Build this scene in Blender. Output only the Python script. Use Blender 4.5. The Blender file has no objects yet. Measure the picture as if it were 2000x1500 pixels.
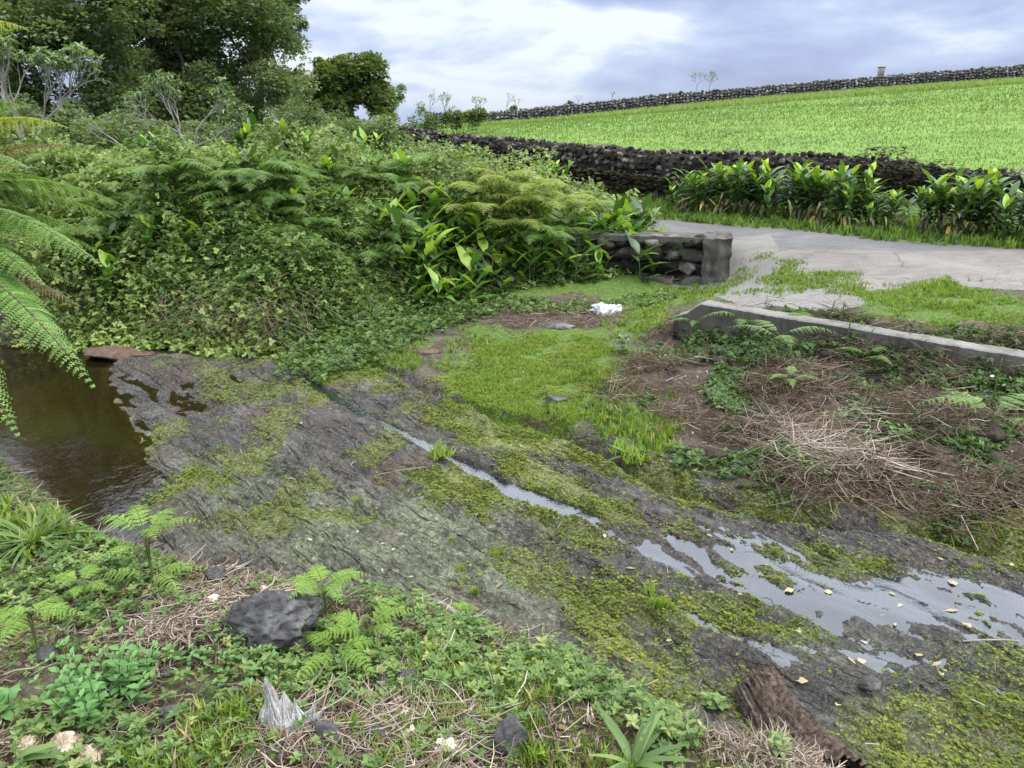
import bpy, bmesh, math, random
import numpy as np
random.seed(7)
rng = np.random.default_rng(7)
S = bpy.context.scene
COL = S.collection
PI = math.pi
rad = math.radians

# ------------------------------------------------------------------ camera
F = 1511.0                      # focal length in pixels of a 2000 px wide picture
PITCH = rad(19.0)
CAMZ = 2.3
cd = bpy.data.cameras.new('camera'); cam = bpy.data.objects.new('camera', cd); COL.objects.link(cam)
cd.sensor_width = 36.0; cd.lens = 36.0 * F / 2000.0; cd.clip_start = 0.05; cd.clip_end = 3000
cam.location = (0, 0, CAMZ); cam.rotation_euler = (PI/2 - PITCH, 0, 0)
S.camera = cam
S.view_settings.view_transform = 'Standard'; S.view_settings.look = 'None'
S.view_settings.gamma = 1.0; S.view_settings.use_curve_mapping = False
S.view_settings.exposure = 0.14
S.render.engine = 'CYCLES'
S.cycles.max_bounces = 6; S.cycles.diffuse_bounces = 3; S.cycles.glossy_bounces = 3
S.cycles.transmission_bounces = 4; S.cycles.transparent_max_bounces = 12
S.cycles.caustics_reflective = False; S.cycles.caustics_refractive = False

# ------------------------------------------------------------------ node helpers
def N(nt, t, **kw):
    n = nt.nodes.new(t)
    for k, v in kw.items():
        if k.startswith('i_'):
            key = k[2:]
            key = int(key) if key.isdigit() else key.replace('_', ' ')
            n.inputs[key].default_value = v
        else: setattr(n, k, v)
    return n
def ramp(nt, fac, stops, interp='LINEAR'):
    r = nt.nodes.new('ShaderNodeValToRGB'); r.color_ramp.interpolation = interp
    cr = r.color_ramp
    while len(cr.elements) < len(stops): cr.elements.new(0.5)
    for e, (p, c) in zip(cr.elements, stops):
        e.position = p
        e.color = (c, c, c, 1) if isinstance(c, (int, float)) else (*c, 1)
    if fac is not None: nt.links.new(fac, r.inputs[0])
    return r.outputs[0]
def mix(nt, fac, a, b, mode='MIX'):
    m = nt.nodes.new('ShaderNodeMix'); m.data_type = 'RGBA'; m.blend_type = mode
    for s, v in ((0, fac), (6, a), (7, b)):
        if hasattr(v, 'type') and hasattr(v, 'is_output'): nt.links.new(v, m.inputs[s])
        elif isinstance(v, (int, float)): m.inputs[s].default_value = v if s == 0 else (v, v, v, 1)
        else: m.inputs[s].default_value = (*v, 1)
    return m.outputs[2]
def math_(nt, op, a, b=None, clamp=False):
    m = nt.nodes.new('ShaderNodeMath'); m.operation = op; m.use_clamp = clamp
    for s, v in ((0, a), (1, b)):
        if v is None: continue
        if hasattr(v, 'is_output'): nt.links.new(v, m.inputs[s])
        else: m.inputs[s].default_value = v
    return m.outputs[0]
def noise(nt, vec, scale, detail=4, rough=0.55, dist=0.0):
    n = N(nt, 'ShaderNodeTexNoise'); n.inputs['Scale'].default_value = scale
    n.inputs['Detail'].default_value = detail; n.inputs['Roughness'].default_value = rough
    n.inputs['Distortion'].default_value = dist
    if vec is not None: nt.links.new(vec, n.inputs['Vector'])
    return n.outputs[0]
def attr(nt, name):
    a = nt.nodes.new('ShaderNodeAttribute'); a.attribute_name = name; return a.outputs['Fac']
def mapping(nt, vec, scale=(1, 1, 1), rot=(0, 0, 0), loc=(0, 0, 0)):
    m = nt.nodes.new('ShaderNodeMapping'); m.inputs['Scale'].default_value = scale
    m.inputs['Rotation'].default_value = rot; m.inputs['Location'].default_value = loc
    nt.links.new(vec, m.inputs[0]); return m.outputs[0]
def newmat(name):
    m = bpy.data.materials.new(name); m.use_nodes = True; nt = m.node_tree; nt.nodes.clear()
    out = nt.nodes.new('ShaderNodeOutputMaterial')
    return m, nt, out
def bump(nt, h, strength=0.5, dist=0.02, normal=None):
    b = nt.nodes.new('ShaderNodeBump'); b.inputs['Strength'].default_value = strength
    b.inputs['Distance'].default_value = dist; nt.links.new(h, b.inputs['Height'])
    if normal is not None: nt.links.new(normal, b.inputs['Normal'])
    return b.outputs[0]
def geo_pos(nt): return nt.nodes.new('ShaderNodeNewGeometry').outputs['Position']
def obj_pos(nt): return nt.nodes.new('ShaderNodeTexCoord').outputs['Object']
def princ(nt, out, col=None, rough=0.8, normal=None, spec=0.5):
    p = nt.nodes.new('ShaderNodeBsdfPrincipled')
    for s, v in (('Base Color', col), ('Roughness', rough), ('Specular IOR Level', spec)):
        if v is None: continue
        if hasattr(v, 'is_output'): nt.links.new(v, p.inputs[s])
        else: p.inputs[s].default_value = (*v, 1) if isinstance(v, tuple) else v
    if normal is not None: nt.links.new(normal, p.inputs['Normal'])
    if out is not None: nt.links.new(p.outputs[0], out.inputs[0])
    return p

# ------------------------------------------------------------------ sky and sun
SUN_EL, SUN_AZ = 60.0, 95.0      # azimuth: degrees clockwise from +Y, high on the right
w = bpy.data.worlds.new('World'); S.world = w; w.use_nodes = True
nt = w.node_tree; nt.nodes.clear()
wo = nt.nodes.new('ShaderNodeOutputWorld'); bg = nt.nodes.new('ShaderNodeBackground'); nt.links.new(bg.outputs[0], wo.inputs[0])
sky = nt.nodes.new('ShaderNodeTexSky'); sky.sky_type = 'NISHITA'; sky.sun_disc = False
sky.sun_elevation = rad(SUN_EL); sky.sun_rotation = rad(SUN_AZ)
tc = nt.nodes.new('ShaderNodeTexCoord').outputs['Generated']
sep = nt.nodes.new('ShaderNodeSeparateXYZ'); nt.links.new(tc, sep.inputs[0])
el = sep.outputs[2]
v1 = mapping(nt, tc, (1.0, 1.0, 3.2), loc=(0.35, 0.1, 0.42))
n1 = noise(nt, v1, 4.2, 7, 0.52, 0.25)
v2 = mapping(nt, tc, (1.0, 1.0, 4.5), loc=(3.35, 1.7, 0.9))
n2 = noise(nt, v2, 2.0, 4, 0.5, 0.3)
ns = math_(nt, 'ADD', math_(nt, 'MULTIPLY', n1, 0.62), math_(nt, 'MULTIPLY', n2, 0.38))
cl = ramp(nt, ns, [(0.40, (0.40, 0.47, 0.74)), (0.475, (0.52, 0.62, 0.94)), (0.54, (0.68, 0.80, 1.08)), (0.60, (1.05, 1.12, 1.22))])
low = ramp(nt, el, [(0.0, 1.0), (0.05, 0.25), (0.10, 0.0)])
cl = mix(nt, math_(nt, 'MULTIPLY', low, 0.45), cl, (0.60, 0.72, 0.93))
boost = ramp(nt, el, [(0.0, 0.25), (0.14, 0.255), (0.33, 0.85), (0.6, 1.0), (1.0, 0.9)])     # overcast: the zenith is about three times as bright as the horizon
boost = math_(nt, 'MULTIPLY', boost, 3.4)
cl = mix(nt, ramp(nt, el, [(0.13, 0.0), (0.35, 0.9)]), cl, (.76, .80, .88))
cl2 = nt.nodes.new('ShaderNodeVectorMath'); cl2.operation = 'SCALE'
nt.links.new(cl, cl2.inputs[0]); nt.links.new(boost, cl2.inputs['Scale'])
skyd = nt.nodes.new('ShaderNodeVectorMath'); skyd.operation = 'SCALE'; skyd.inputs['Scale'].default_value = 0.10
nt.links.new(sky.outputs[0], skyd.inputs[0])
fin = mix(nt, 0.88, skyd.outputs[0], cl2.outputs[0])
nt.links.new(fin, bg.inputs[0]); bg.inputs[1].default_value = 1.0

sd = bpy.data.lights.new('sun', 'SUN'); sd.energy = 2.7; sd.angle = rad(22); sd.color = (1.0, 0.96, 0.88)
so = bpy.data.objects.new('sun', sd); COL.objects.link(so)
so.rotation_euler = (rad(90 - SUN_EL), 0, -rad(SUN_AZ)); 
# a sun lamp shines along its -Z: tilt it so that -Z points away from (az, el)
from mathutils import Vector, Matrix
sdir = Vector((math.sin(rad(SUN_AZ))*math.cos(rad(SUN_EL)), math.cos(rad(SUN_AZ))*math.cos(rad(SUN_EL)), math.sin(rad(SUN_EL))))
so.rotation_euler = sdir.to_track_quat('Z', 'Y').to_euler(); so.location = (10, 12, 30)

# ------------------------------------------------------------------ numpy noise
def _h(ix, iy, iz, seed):
    n = (ix.astype(np.int64)*374761393 + iy.astype(np.int64)*668265263 + iz.astype(np.int64)*1274126177 + seed*974634777) & 0xffffffff
    n = ((n ^ (n >> 13)) * 1274126177) & 0xffffffff
    n = (n ^ (n >> 16)) & 0xffffff
    return n / float(0xffffff)
def vn2(x, y, seed=0):
    x = np.asarray(x, float); y = np.asarray(y, float)
    ix, iy = np.floor(x), np.floor(y); fx, fy = x-ix, y-iy
    fx = fx*fx*(3-2*fx); fy = fy*fy*(3-2*fy); z = np.zeros_like(ix)
    a = _h(ix, iy, z, seed); b = _h(ix+1, iy, z, seed); c = _h(ix, iy+1, z, seed); d = _h(ix+1, iy+1, z, seed)
    return (a*(1-fx)+b*fx)*(1-fy) + (c*(1-fx)+d*fx)*fy
def fbm(x, y, oct=4, seed=0, gain=0.5):
    s = 0; a = 1; t = 0
    for k in range(oct):
        s = s + a*vn2(x*2**k + 17.3*k, y*2**k - 9.1*k, seed+k); t += a; a *= gain
    return s/t
def vn3(p, seed=0):
    i = np.floor(p); f = p-i; f = f*f*(3-2*f); r = 0
    for dx in (0, 1):
        for dy in (0, 1):
            for dz in (0, 1):
                wgt = (f[:, 0] if dx else 1-f[:, 0])*(f[:, 1] if dy else 1-f[:, 1])*(f[:, 2] if dz else 1-f[:, 2])
                r = r + wgt*_h(i[:, 0]+dx, i[:, 1]+dy, i[:, 2]+dz, seed)
    return r
def sst(a, b, x):
    t = np.clip((x-a)/(b-a), 0, 1); return t*t*(3-2*t)

# ------------------------------------------------------------------ pixel -> world (the photo's 2000 x 1500 pixels)
cp, sp = math.cos(PITCH), math.sin(PITCH)
def ray(px, py):
    u = (px-1000)/F; v = (750-py)/F
    return np.array([u, cp + v*sp, -sp + v*cp])
def at(px, py, z):
    d = ray(px, py); t = (z-CAMZ)/d[2]; return np.array([d[0]*t, d[1]*t, z])
def att(px, py, t):
    return ray(px, py)*t + np.array([0, 0, CAMZ])

# ------------------------------------------------------------------ the ground's height
CP = np.array([
 (-4,7.5,.02),(-2.9,7.1,.055),(-2.6,6.3,.05),(-2,7.3,.05),(-2,5.5,.05),(-1.5,4,.04),(0,5,.03),(0,3.5,.0),(1,4,-.02),(2,3.3,-.05),(3,3.3,-.07),(1.5,2,-.08),(3,1.5,-.1),(0,7.2,.05),
 (-4,5,.02),(-3,3,.02),(-1,2,0),(-4,1,0),(0,0,0),(4,0,-.1),(-8,0,0),(-8,5,0),(0,-10,0),(20,-10,0),(-20,-10,0),(10,0,.1),
 (.77,5.5,.03),(1.5,4.95,.02),(2.37,4.45,0),(3.3,3.9,0),(5,3,0),
 (1.6,7.3,.11),(2.8,6.4,.16),(4,5.5,.19),(5.5,4.35,.2),(2.6,5.75,.17),(3.6,5.0,.17),
 (1.75,7.85,.30),(3.0,6.95,.44),(4.2,6.05,.46),(5.7,4.95,.46),
 (.8,6.5,.08),(0,8,.1),(1,8.5,.14),(1.2,9.4,.18),(-.5,8.8,.14),(2.0,9.2,.2),(2.1,8.4,.22),
 (2.5,9.5,.25),(2.75,9.85,.20),(2.2,10,.18),(3.65,7.8,.46),(3.2,9.7,.6),(4.3,8.6,.58),(2.8,8.5,.38),
 (2.86,10.4,.66),(4,9.3,.64),(5.4,8.0,.62),(7,6.4,.6),(9,4.5,.6),
 (1.7,13.4,.75),(3.4,12,.73),(5,10.8,.7),(6.6,9.9,.7),(9,8,.7),(12,5,.7),(-.5,16,.85),(-1,14.5,.8),(-3,20,1.1),(-4,18.5,1.1),(-6,24,1.2),
 (1.8,11.4,.7),(0,12.5,.75),(-3,12,.5),(-6,12,.4),(-12,12,.4),(-12,20,1.0),(-8,16,.8),
 (8.2,12.4,.85),(5,13.25,.85),(2.9,14.0,.85),(1.75,14.5,.88),(0,17.0,.95),(-1.9,21.8,1.1),(-3.9,26.2,1.25),(14,8,.9),
 (8.5,13.6,1.3),(5.2,14.5,1.3),(3.2,15.2,1.28),(2.2,15.8,1.25),(.6,18.4,1.25),(-1.3,23.4,1.3),(-2.9,28,1.4),(15,9.6,1.4),
 (40,60,5.0),(26,60,4.15),(12,60,3.0),(-2,60,1.65),(-10,60,1.4),(-40,60,1.6),(60,60,6.3),(100,60,8),(60,20,5.0),(25,13,2.2),
 (40,75,5.2),(12,75,3.4),(-10,80,1.4),(-60,80,1),(100,90,8),(0,200,-4),(100,200,-2),(-100,200,-4),(0,500,-12),(300,500,-12),(-300,500,-12),(300,100,0),(-300,100,-5),
 (-60,0,1),(-60,30,1),(100,0,4),(300,-100,0),(-300,-100,0),(20,-60,0)], float)
_c = CP[:, :2]; _r = np.sqrt(((_c[:, None]-_c[None])**2).sum(-1))
_A = np.zeros((len(CP)+1,)*2); _A[:-1, :-1] = _r + 0*np.eye(len(CP)); _A[:-1, -1] = 1; _A[-1, :-1] = 1
_w = np.linalg.solve(_A, np.append(CP[:, 2], 0))
def base(X, Y):
    X = np.asarray(X, float); Y = np.asarray(Y, float); s = np.full(X.shape, _w[-1])
    for k in range(len(CP)):
        s = s + _w[k]*np.sqrt((X-CP[k, 0])**2 + (Y-CP[k, 1])**2 + 0.02)
    return s
def seg_d(X, Y, a, b):
    dx, dy = b[0]-a[0], b[1]-a[1]; L = dx*dx+dy*dy+1e-12
    t = np.clip(((X-a[0])*dx + (Y-a[1])*dy)/L, 0, 1)
    return np.sqrt((X-a[0]-t*dx)**2 + (Y-a[1]-t*dy)**2), t
def line_d(X, Y, P):                    # distance to a polyline and the running position along it (0..len-1)
    best = np.full(np.shape(X), 1e9); pos = np.zeros(np.shape(X))
    for k in range(len(P)-1):
        d, t = seg_d(X, Y, P[k], P[k+1]); m = d < best
        best = np.where(m, d, best); pos = np.where(m, k+t, pos)
    return best, pos
def poly_sd(X, Y, P):                   # signed distance to a polygon, positive inside
    X = np.asarray(X, float); Y = np.asarray(Y, float)
    d = np.full(X.shape, 1e9); ins = np.zeros(X.shape, bool); n = len(P)
    for k in range(n):
        a, b = P[k], P[(k+1) % n]
        dd, _ = seg_d(X, Y, a, b); d = np.minimum(d, dd)
        c = ((a[1] > Y) != (b[1] > Y)); den = (b[1]-a[1]) if abs(b[1]-a[1]) > 1e-12 else 1e-12
        ins ^= c & (X < (b[0]-a[0])*(Y-a[1])/den + a[0])
    return np.where(ins, d, -d)
def W0(pts, z=0.02): return np.array([at(x, y, z)[:2] for x, y in pts])

BANK = np.vstack([[(-30, 22), (-9, 9), (-5.2, 6.6)], W0([(0,842),(60,905),(170,1010),(260,1085),(420,1150),(640,1195),(820,1190),(1000,1245),(1180,1300),(1320,1350),(1430,1402),(1585,1415),(1665,1500),(1760,1600)], .08), [(1.9, 1.5), (4, .3), (9, -2), (30, -9)]])
MOUND = np.array([(-30, 10), (-8, 7.9), (-4.6, 7.95), (-3.4, 7.75), (-2.35, 7.6), (-1.75, 8.3), (-1.3, 9.1), (-.6, 9.75), (.6, 10.15), (1.5, 10.5), (2.0, 10.9)])
POOL = W0([(-700,1000),(-700,655),(150,672),(225,705),(215,765),(285,842),(262,900),(285,1000),(318,1085),(300,1120),(200,1090),(60,985),(-100,950)], 0)
SHAL = W0([(225,705),(560,703),(520,735),(420,752),(330,835),(235,800)], 0)
G1 = W0([(545,722),(640,772),(730,830),(860,892),(960,938),(1060,978),(1130,1005)], .0)
G1b = W0([(1100,990),(1150,1008),(1240,1045),(1330,1075),(1430,1092),(1530,1130),(1640,1160),(1800,1160),(2100,1200)], -.03)
G2 = W0([(690,705),(800,745),(905,792),(1050,832),(1150,870),(1290,938),(1460,985),(1700,1018),(2100,1085)], .03)
SLAB = np.vstack([W0([(200,700),(560,706),(640,694),(720,705),(800,728),(870,762),(960,805),(1060,830),(1200,865),(1400,940),(1600,985),(1800,1000),(2150,1060)], .03), [(9, 2.5), (9, -3), (-1, -3), (-5, 0), (-4.2, 2.5)], W0([(160,1000), (250,850)], 0)])
LOWW = np.array([(1.62, 7.52), (2.85, 6.62), (4.1, 5.72), (6.0, 4.3)])        # the low concrete wall
RETW = np.array([(2.82, 10.22), (1.6, 10.55), (0.2, 10.9), (-1.4, 11.2)])       # the retaining wall under the thicket
ROADL = np.array([(-6.8, 25.5), (-4.0, 19.6), (-1.2, 15.6), (1.7, 13.35), (3.4, 12.0), (5.0, 10.85), (6.6, 9.95), (9, 8.2), (12.5, 5.2), (20, -2)])
def below(X, Y, P):                     # how far on the camera's side of a left-to-right polyline
    d, _ = line_d(X, Y, P); yy = np.interp(X, P[:, 0], P[:, 1]); return np.where(Y < yy, d, -d)
def slabmask(X, Y): return sst(-.10, .12, poly_sd(X, Y, SLAB)+.10*(fbm(X*3, Y*3, 3, 91)-.5))
UX, UY = .70, -.714
def rocky(X, Y, low=False):
    u = X*UX + Y*UY; v = -X*UY + Y*UX
    u = u + .35*(fbm(X*1.1, Y*1.1, 2, 61)-.5); v = v + .30*(fbm(X*.9, Y*.9, 3, 51)-.5)
    a = fbm(u*.9, v*3.0, 4, 11) - .5
    if low: return .15*a
    r = 1-np.abs(fbm(u*1.6+4, v*7.0, 4, 23)-.5)*2
    c = 1-np.abs(fbm(u*3.0, v*4.0+9, 3, 77)-.5)*2
    m = fbm(X*14, Y*14, 3, 5) - .5
    g = fbm(X*40, Y*40, 2, 8) - .5
    t = v*4.2 + 1.6*fbm(u*.8, v*.8, 3, 131); s = t-np.floor(t); led = np.where(s < .86, s/.86, (1-s)/.14)-.5
    t2 = v*11 + 2.2*fbm(u*1.5, v*1.5, 3, 137); s2 = t2-np.floor(t2); led2 = np.where(s2 < .8, s2/.8, (1-s2)/.2)-.5
    am = sst(.35, .6, fbm(u*1.3+5, v*1.3, 3, 141)); am2 = sst(.40, .62, fbm(u*2+1, v*2.6, 3, 143)); fd_ = fbm(u*10, v*26, 3, 147)-.5
    return .16*a + .085*led*am + .022*led2*am2 - .06*np.maximum(0, r-.86)*6*.5 - .05*np.maximum(0, c-.9)*8*.4 + .022*m + .018*g + .026*fd_
def height(X, Y, detail=True):
    X = np.asarray(X, float); Y = np.asarray(Y, float)
    z = base(X, Y)
    near = (Y < 16) & (np.abs(X) < 14)
    z = z + .05*(fbm(X*.8, Y*.8, 3, 3)-.5)*(Y < 60)
    # pool and its shallows
    ps = poly_sd(X, Y, POOL); z = z - .42*sst(-.05, .55, ps+.10*(fbm(X*3, Y*3, 2, 14)-.5))
    ss = poly_sd(X, Y, SHAL); z = z - .0*sst(-.10, .12, ss)
    # mound under the thicket
    md = -below(X, Y, MOUND); hm = np.interp(X, [-9, -4, -2.0, -.6, .4, 1.2, 2.0], [1.0, 1.02, .98, .85, .58, .25, .0])
    rs = np.interp(X, [-4, -2.4, -1.6, 0], [1.3, 1.3, 1.9, 1.2])
    hm = hm*(1-.8*sst(-3.2, -.8, X)*sst(.8, 2.6, md))
    z = z + hm*sst(-.1, rs, md)*(1-.55*sst(2.5, 5.0, md))*(1-sst(5.0, 10.0, md))*(1-sst(1.6, 2.1, X))
    # road stays smooth, foreground bank rises
    bd = below(X, Y, BANK)
    bh = np.interp(X, [-4, -1, 0, 1, 2], [.50, .50, .46, .34, .30])
    z = z + bh*sst(-.02, .50, bd + .10*(fbm(X*2.5, Y*2.5, 3, 31)-.5)) + .03*np.clip(bd-.5, 0, 3)
    z = z + .13*np.exp(-((X-.99)**2+(Y-1.88)**2)/.26**2)
    sm = slabmask(X, Y)*(1-sst(0, .25, bd))
    zs = z
    if detail:
        z = z + rocky(X, Y)*sm*(1-.55*sst(.1, .5, ps))
        rd = np.maximum(0, 1-sst(-.1, .15, below(X, Y, ROADL)) )
        soil = (1-sm)*near*(1-roadm(X, Y))
        z = z + soil*(.05*(fbm(X*3.5, Y*3.5, 4, 41)-.5) + .022*(fbm(X*14, Y*14, 3, 43)-.5) + .008*(fbm(X*45, Y*45, 2, 44)-.5))
        # debris heap below the low wall
        dd = poly_sd(X, Y, DEBR); z = z + sst(-.1, .4, dd)*(.24*(fbm(X*2.6, Y*2.6, 3, 47)-.32) + .05*(fbm(X*9, Y*9, 2, 48)-.5))
        # cut channels
        d1, p1 = line_d(X, Y, G1); wd = .034+.009*p1
        z = z - .11*(1-sst(wd*.7, wd*1.25+.01, d1 + .02*(fbm(X*12, Y*12, 2, 33)-.5)))
        z = z + .018*np.exp(-((d1-wd*1.9)/.04)**2)
        d1b, p1b = line_d(X, Y, G1b); wd = .09+.02*p1b
        z = z - .030*(1-sst(wd*.4, wd*1.3, d1b))*(sm+.01)
        wz = sst(-.1, .4, poly_sd(X, Y, WETP)); uu = X*UX+Y*UY+.3*(fbm(X*1.3, Y*1.3, 2, 63)-.5); vv = -X*UY+Y*UX+.25*(fbm(X*1.2, Y*1.2, 2, 65)-.5)
        z = z + wz*sm*(.085*(fbm(uu*1.7, vv*6.5, 4, 151, .6)-.5) + .03*(fbm(uu*7, vv*16, 3, 153)-.5))
        d2, p2 = line_d(X, Y, G2); side = Y > np.interp(X, G2[:, 0], G2[:, 1])
        z = z - .09*(1-sst(.05, .10, d2 + .03*(fbm(X*9, Y*9, 2, 35)-.5))) + .03*np.exp(-((d2-.15)/.06)**2)*(~side) + .05*sst(.08, .14, d2)*(1-sst(.5, .9, d2))*side*(X > .3)
    return z
DEBR = W0([(1290,665),(1500,640),(1700,700),(2150,760),(2150,1035),(1750,990),(1480,935),(1330,860),(1250,760)], .12)
WETP = W0([(985,1035),(1130,985),(1260,1010),(1330,985),(1500,1005),(1700,1030),(1800,1040),(2100,1090),(2250,1300),(2150,1450),(1880,1380),(1650,1440),(1480,1300),(1300,1190),(1180,1120),(1040,1110)], -.02)
def roadm(X, Y):
    d = below(X, Y, ROADL)              # camera side of the road's far edge
    wid = np.interp(X, [-6, 0, 2.8, 3.6, 5, 7, 10], [2.6, 2.4, 2.35, 2.1, 2.25, 2.4, 2.6])
    return sst(-.05, .03, d)*(1-sst(wid-.03, wid+.05, d))*(X < 19)
def H1(x, y): return float(height(np.array([x]), np.array([y]))[0])
_ts = np.concatenate([np.arange(1.2, 16, .012), np.arange(16, 90, .1)])
def atg(px, py):                        # where the ray through a pixel meets the ground
    d = ray(px, py); X = d[0]*_ts; Y = d[1]*_ts; Z = CAMZ + d[2]*_ts
    k = int(np.argmax(Z < height(X, Y)))
    return np.array([X[k], Y[k], H1(X[k], Y[k])])
def W(pts): return np.array([atg(x, y)[:2] for x, y in pts])

# ------------------------------------------------------------------ mesh helpers
class Acc:
    def __init__(s): s.V = []; s.F3 = []; s.F4 = []; s.R = []; s.n = 0
    def add(s, V, Fs, r=0.5):
        V = np.asarray(V, float).reshape(-1, 3)
        for f in (Fs if isinstance(Fs, (list, tuple)) else [Fs]):
            f = np.asarray(f, np.int64)
            if len(f): (s.F3 if f.shape[1] == 3 else s.F4).append(f + s.n)
        s.V.append(V); s.R.append(np.broadcast_to(np.asarray(r, float), (len(V),)).copy()); s.n += len(V)
    def stamp(s, T, R, P, r, scale=1.0):       # template T=(V,F) placed N times by 3x3 matrices R and positions P
        V, Fs = T; n = len(P); k = len(V)
        if n == 0: return
        sc = np.broadcast_to(np.asarray(scale, float), (n,))
        VV = np.einsum('nij,kj->nki', R, V)*sc[:, None, None] + P[:, None, :]
        off = (np.arange(n)*k)[:, None, None]
        s.add(VV.reshape(-1, 3), [(f[None]+off).reshape(-1, f.shape[1]) for f in Fs], np.repeat(np.asarray(r, float)*np.ones(n), k))
    def build(s, name, mat, parent=None, smooth=False, attrs=None):
        V = np.concatenate(s.V); me = bpy.data.meshes.new(name)
        F3 = np.concatenate(s.F3) if s.F3 else np.zeros((0, 3), np.int64)
        F4 = np.concatenate(s.F4) if s.F4 else np.zeros((0, 4), np.int64)
        me.vertices.add(len(V)); me.vertices.foreach_set('co', V.astype(np.float32).ravel())
        nl = len(F3)*3+len(F4)*4; me.loops.add(nl); me.polygons.add(len(F3)+len(F4))
        me.loops.foreach_set('vertex_index', np.concatenate([F3.ravel(), F4.ravel()]).astype(np.int32))
        st = np.concatenate([np.arange(len(F3))*3, len(F3)*3+np.arange(len(F4))*4]).astype(np.int32)
        me.polygons.foreach_set('loop_start', st)
        me.update(calc_edges=True)
        a = me.attributes.new('rnd', 'FLOAT', 'POINT'); a.data.foreach_set('value', np.concatenate(s.R).astype(np.float32))
        for k, v in (attrs or {}).items():
            a = me.attributes.new(k, 'FLOAT', 'POINT'); a.data.foreach_set('value', np.asarray(v, np.float32))
        if smooth: me.polygons.foreach_set('use_smooth', np.ones(len(me.polygons), bool))
        me.materials.append(mat); o = bpy.data.objects.new(name, me); COL.objects.link(o)
        if parent is not None: o.parent = parent
        return o
def tag(o, label=None, cat=None, group=None, kind=None):
    if label: o['label'] = label
    if cat: o['category'] = cat
    if group: o['group'] = group
    if kind: o['kind'] = kind
    return o
def thing(name, label, cat, loc=(0, 0, 0), rz=0, group=None, scale=1.0):
    o = bpy.data.objects.new(name, None); COL.objects.link(o); o.empty_display_size = .1
    o.location = tuple(float(c) for c in loc); o.rotation_euler = (0, 0, rz); o.scale = (scale,)*3
    return tag(o, label, cat, group)
def dup(root, loc, rz, label, group=None, scale=1.0, tilt=(0, 0)):
    r = root.copy(); COL.objects.link(r); r.location = tuple(float(c) for c in loc); r.rotation_euler = (tilt[0], tilt[1], rz); r.scale = (scale,)*3
    r['label'] = label
    if group: r['group'] = group
    for ch in list(root.children):
        c = ch.copy(); COL.objects.link(c); c.parent = r
    return r
def norm(v): v = np.asarray(v, float); return v/np.maximum(1e-9, np.linalg.norm(v, axis=-1, keepdims=True))
def frames(d, up=None):                 # columns: side, d, normal
    d = norm(d); up = np.array([0, 0, 1.]) if up is None else np.asarray(up, float)
    up = np.broadcast_to(up, d.shape).copy()
    par = np.abs((norm(up)*d).sum(-1)) > .98; up[par] = np.array([1., .2, 0])
    s = norm(np.cross(d, up)); n = np.cross(s, d)
    return np.stack([s, d, n], -1)
def tube(acc, P, R, n=6, r=.5, cap=True):
    P = np.asarray(P, float); R = np.broadcast_to(np.asarray(R, float), (len(P),))
    T = np.gradient(P, axis=0); fr = frames(T); a = np.arange(n)*2*PI/n
    V = P[:, None] + R[:, None, None]*(np.cos(a)[None, :, None]*fr[:, None, :, 0] + np.sin(a)[None, :, None]*fr[:, None, :, 2])
    i = np.arange(len(P)-1)[:, None]*n; j = np.arange(n)[None]
    Q = np.stack([i+j, i+(j+1) % n, i+n+(j+1) % n, i+n+j], -1).reshape(-1, 4)
    Fs = [Q]; V = V.reshape(-1, 3)
    if cap:
        k = len(V); V = np.vstack([V, P[0], P[-1]]); b = (len(P)-1)*n
        Fs.append(np.array([[k, (q+1) % n, q] for q in range(n)] + [[k+1, b+q, b+(q+1) % n] for q in range(n)]))
    acc.add(V, Fs, r)
def bez(a, b, c, n=12):
    t = np.linspace(0, 1, n)[:, None]; a, b, c = map(lambda v: np.asarray(v, float), (a, b, c))
    return (1-t)**2*a + 2*t*(1-t)*b + t*t*c
# templates along +Y, width X, normal Z
RHOMB = (np.array([(0, 0, 0), (.5, .45, .10), (0, 1, 0), (-.5, .45, .10)]), [np.array([(0, 1, 2), (0, 2, 3)])])
def leaf_t(wd=.3, droop=.25, segs=4, fold=.12, wave=0.0, prof=None):
    y = np.linspace(0, 1, segs+1); pw = np.sin(PI*np.clip(y, 0, 1)**.8)**.8 if prof is None else prof(y)
    pw[0] = .04; pw[-1] = .0; V = []
    for k, t in enumerate(y):
        z = -droop*t*t + .25*droop*t; h = wd/2*pw[k]
        V += [(-h, t, z+fold*h*2+wave*math.sin(k*2.1)*h), (0, t, z), (h, t, z+fold*h*2-wave*math.cos(k*1.7)*h)]
    Q = []
    for k in range(segs):
        b = 3*k; Q += [(b, b+1, b+4, b+3), (b+1, b+2, b+5, b+4)]
    return np.array(V), [np.array(Q)]
def blade_t(wd=.05, lean=.35):
    return np.array([(-wd/2, 0, 0), (wd/2, 0, 0), (-wd*.4, lean*.35, .55), (wd*.4, lean*.35, .55), (0, lean, 1.)]), [np.array([(0, 1, 2), (1, 3, 2), (2, 3, 4)])]
def Rz(a):
    a = np.asarray(a); c, s = np.cos(a), np.sin(a); z = np.zeros_like(a); o = np.ones_like(a)
    return np.stack([np.stack([c, -s, z], -1), np.stack([s, c, z], -1), np.stack([z, z, o], -1)], -2)
def rdir(n, zlo=-1, zhi=1, r=rng):
    z = r.uniform(zlo, zhi, n); a = r.uniform(0, 2*PI, n); q = np.sqrt(np.maximum(0, 1-z*z)); return np.stack([q*np.cos(a), q*np.sin(a), z], -1)
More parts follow.
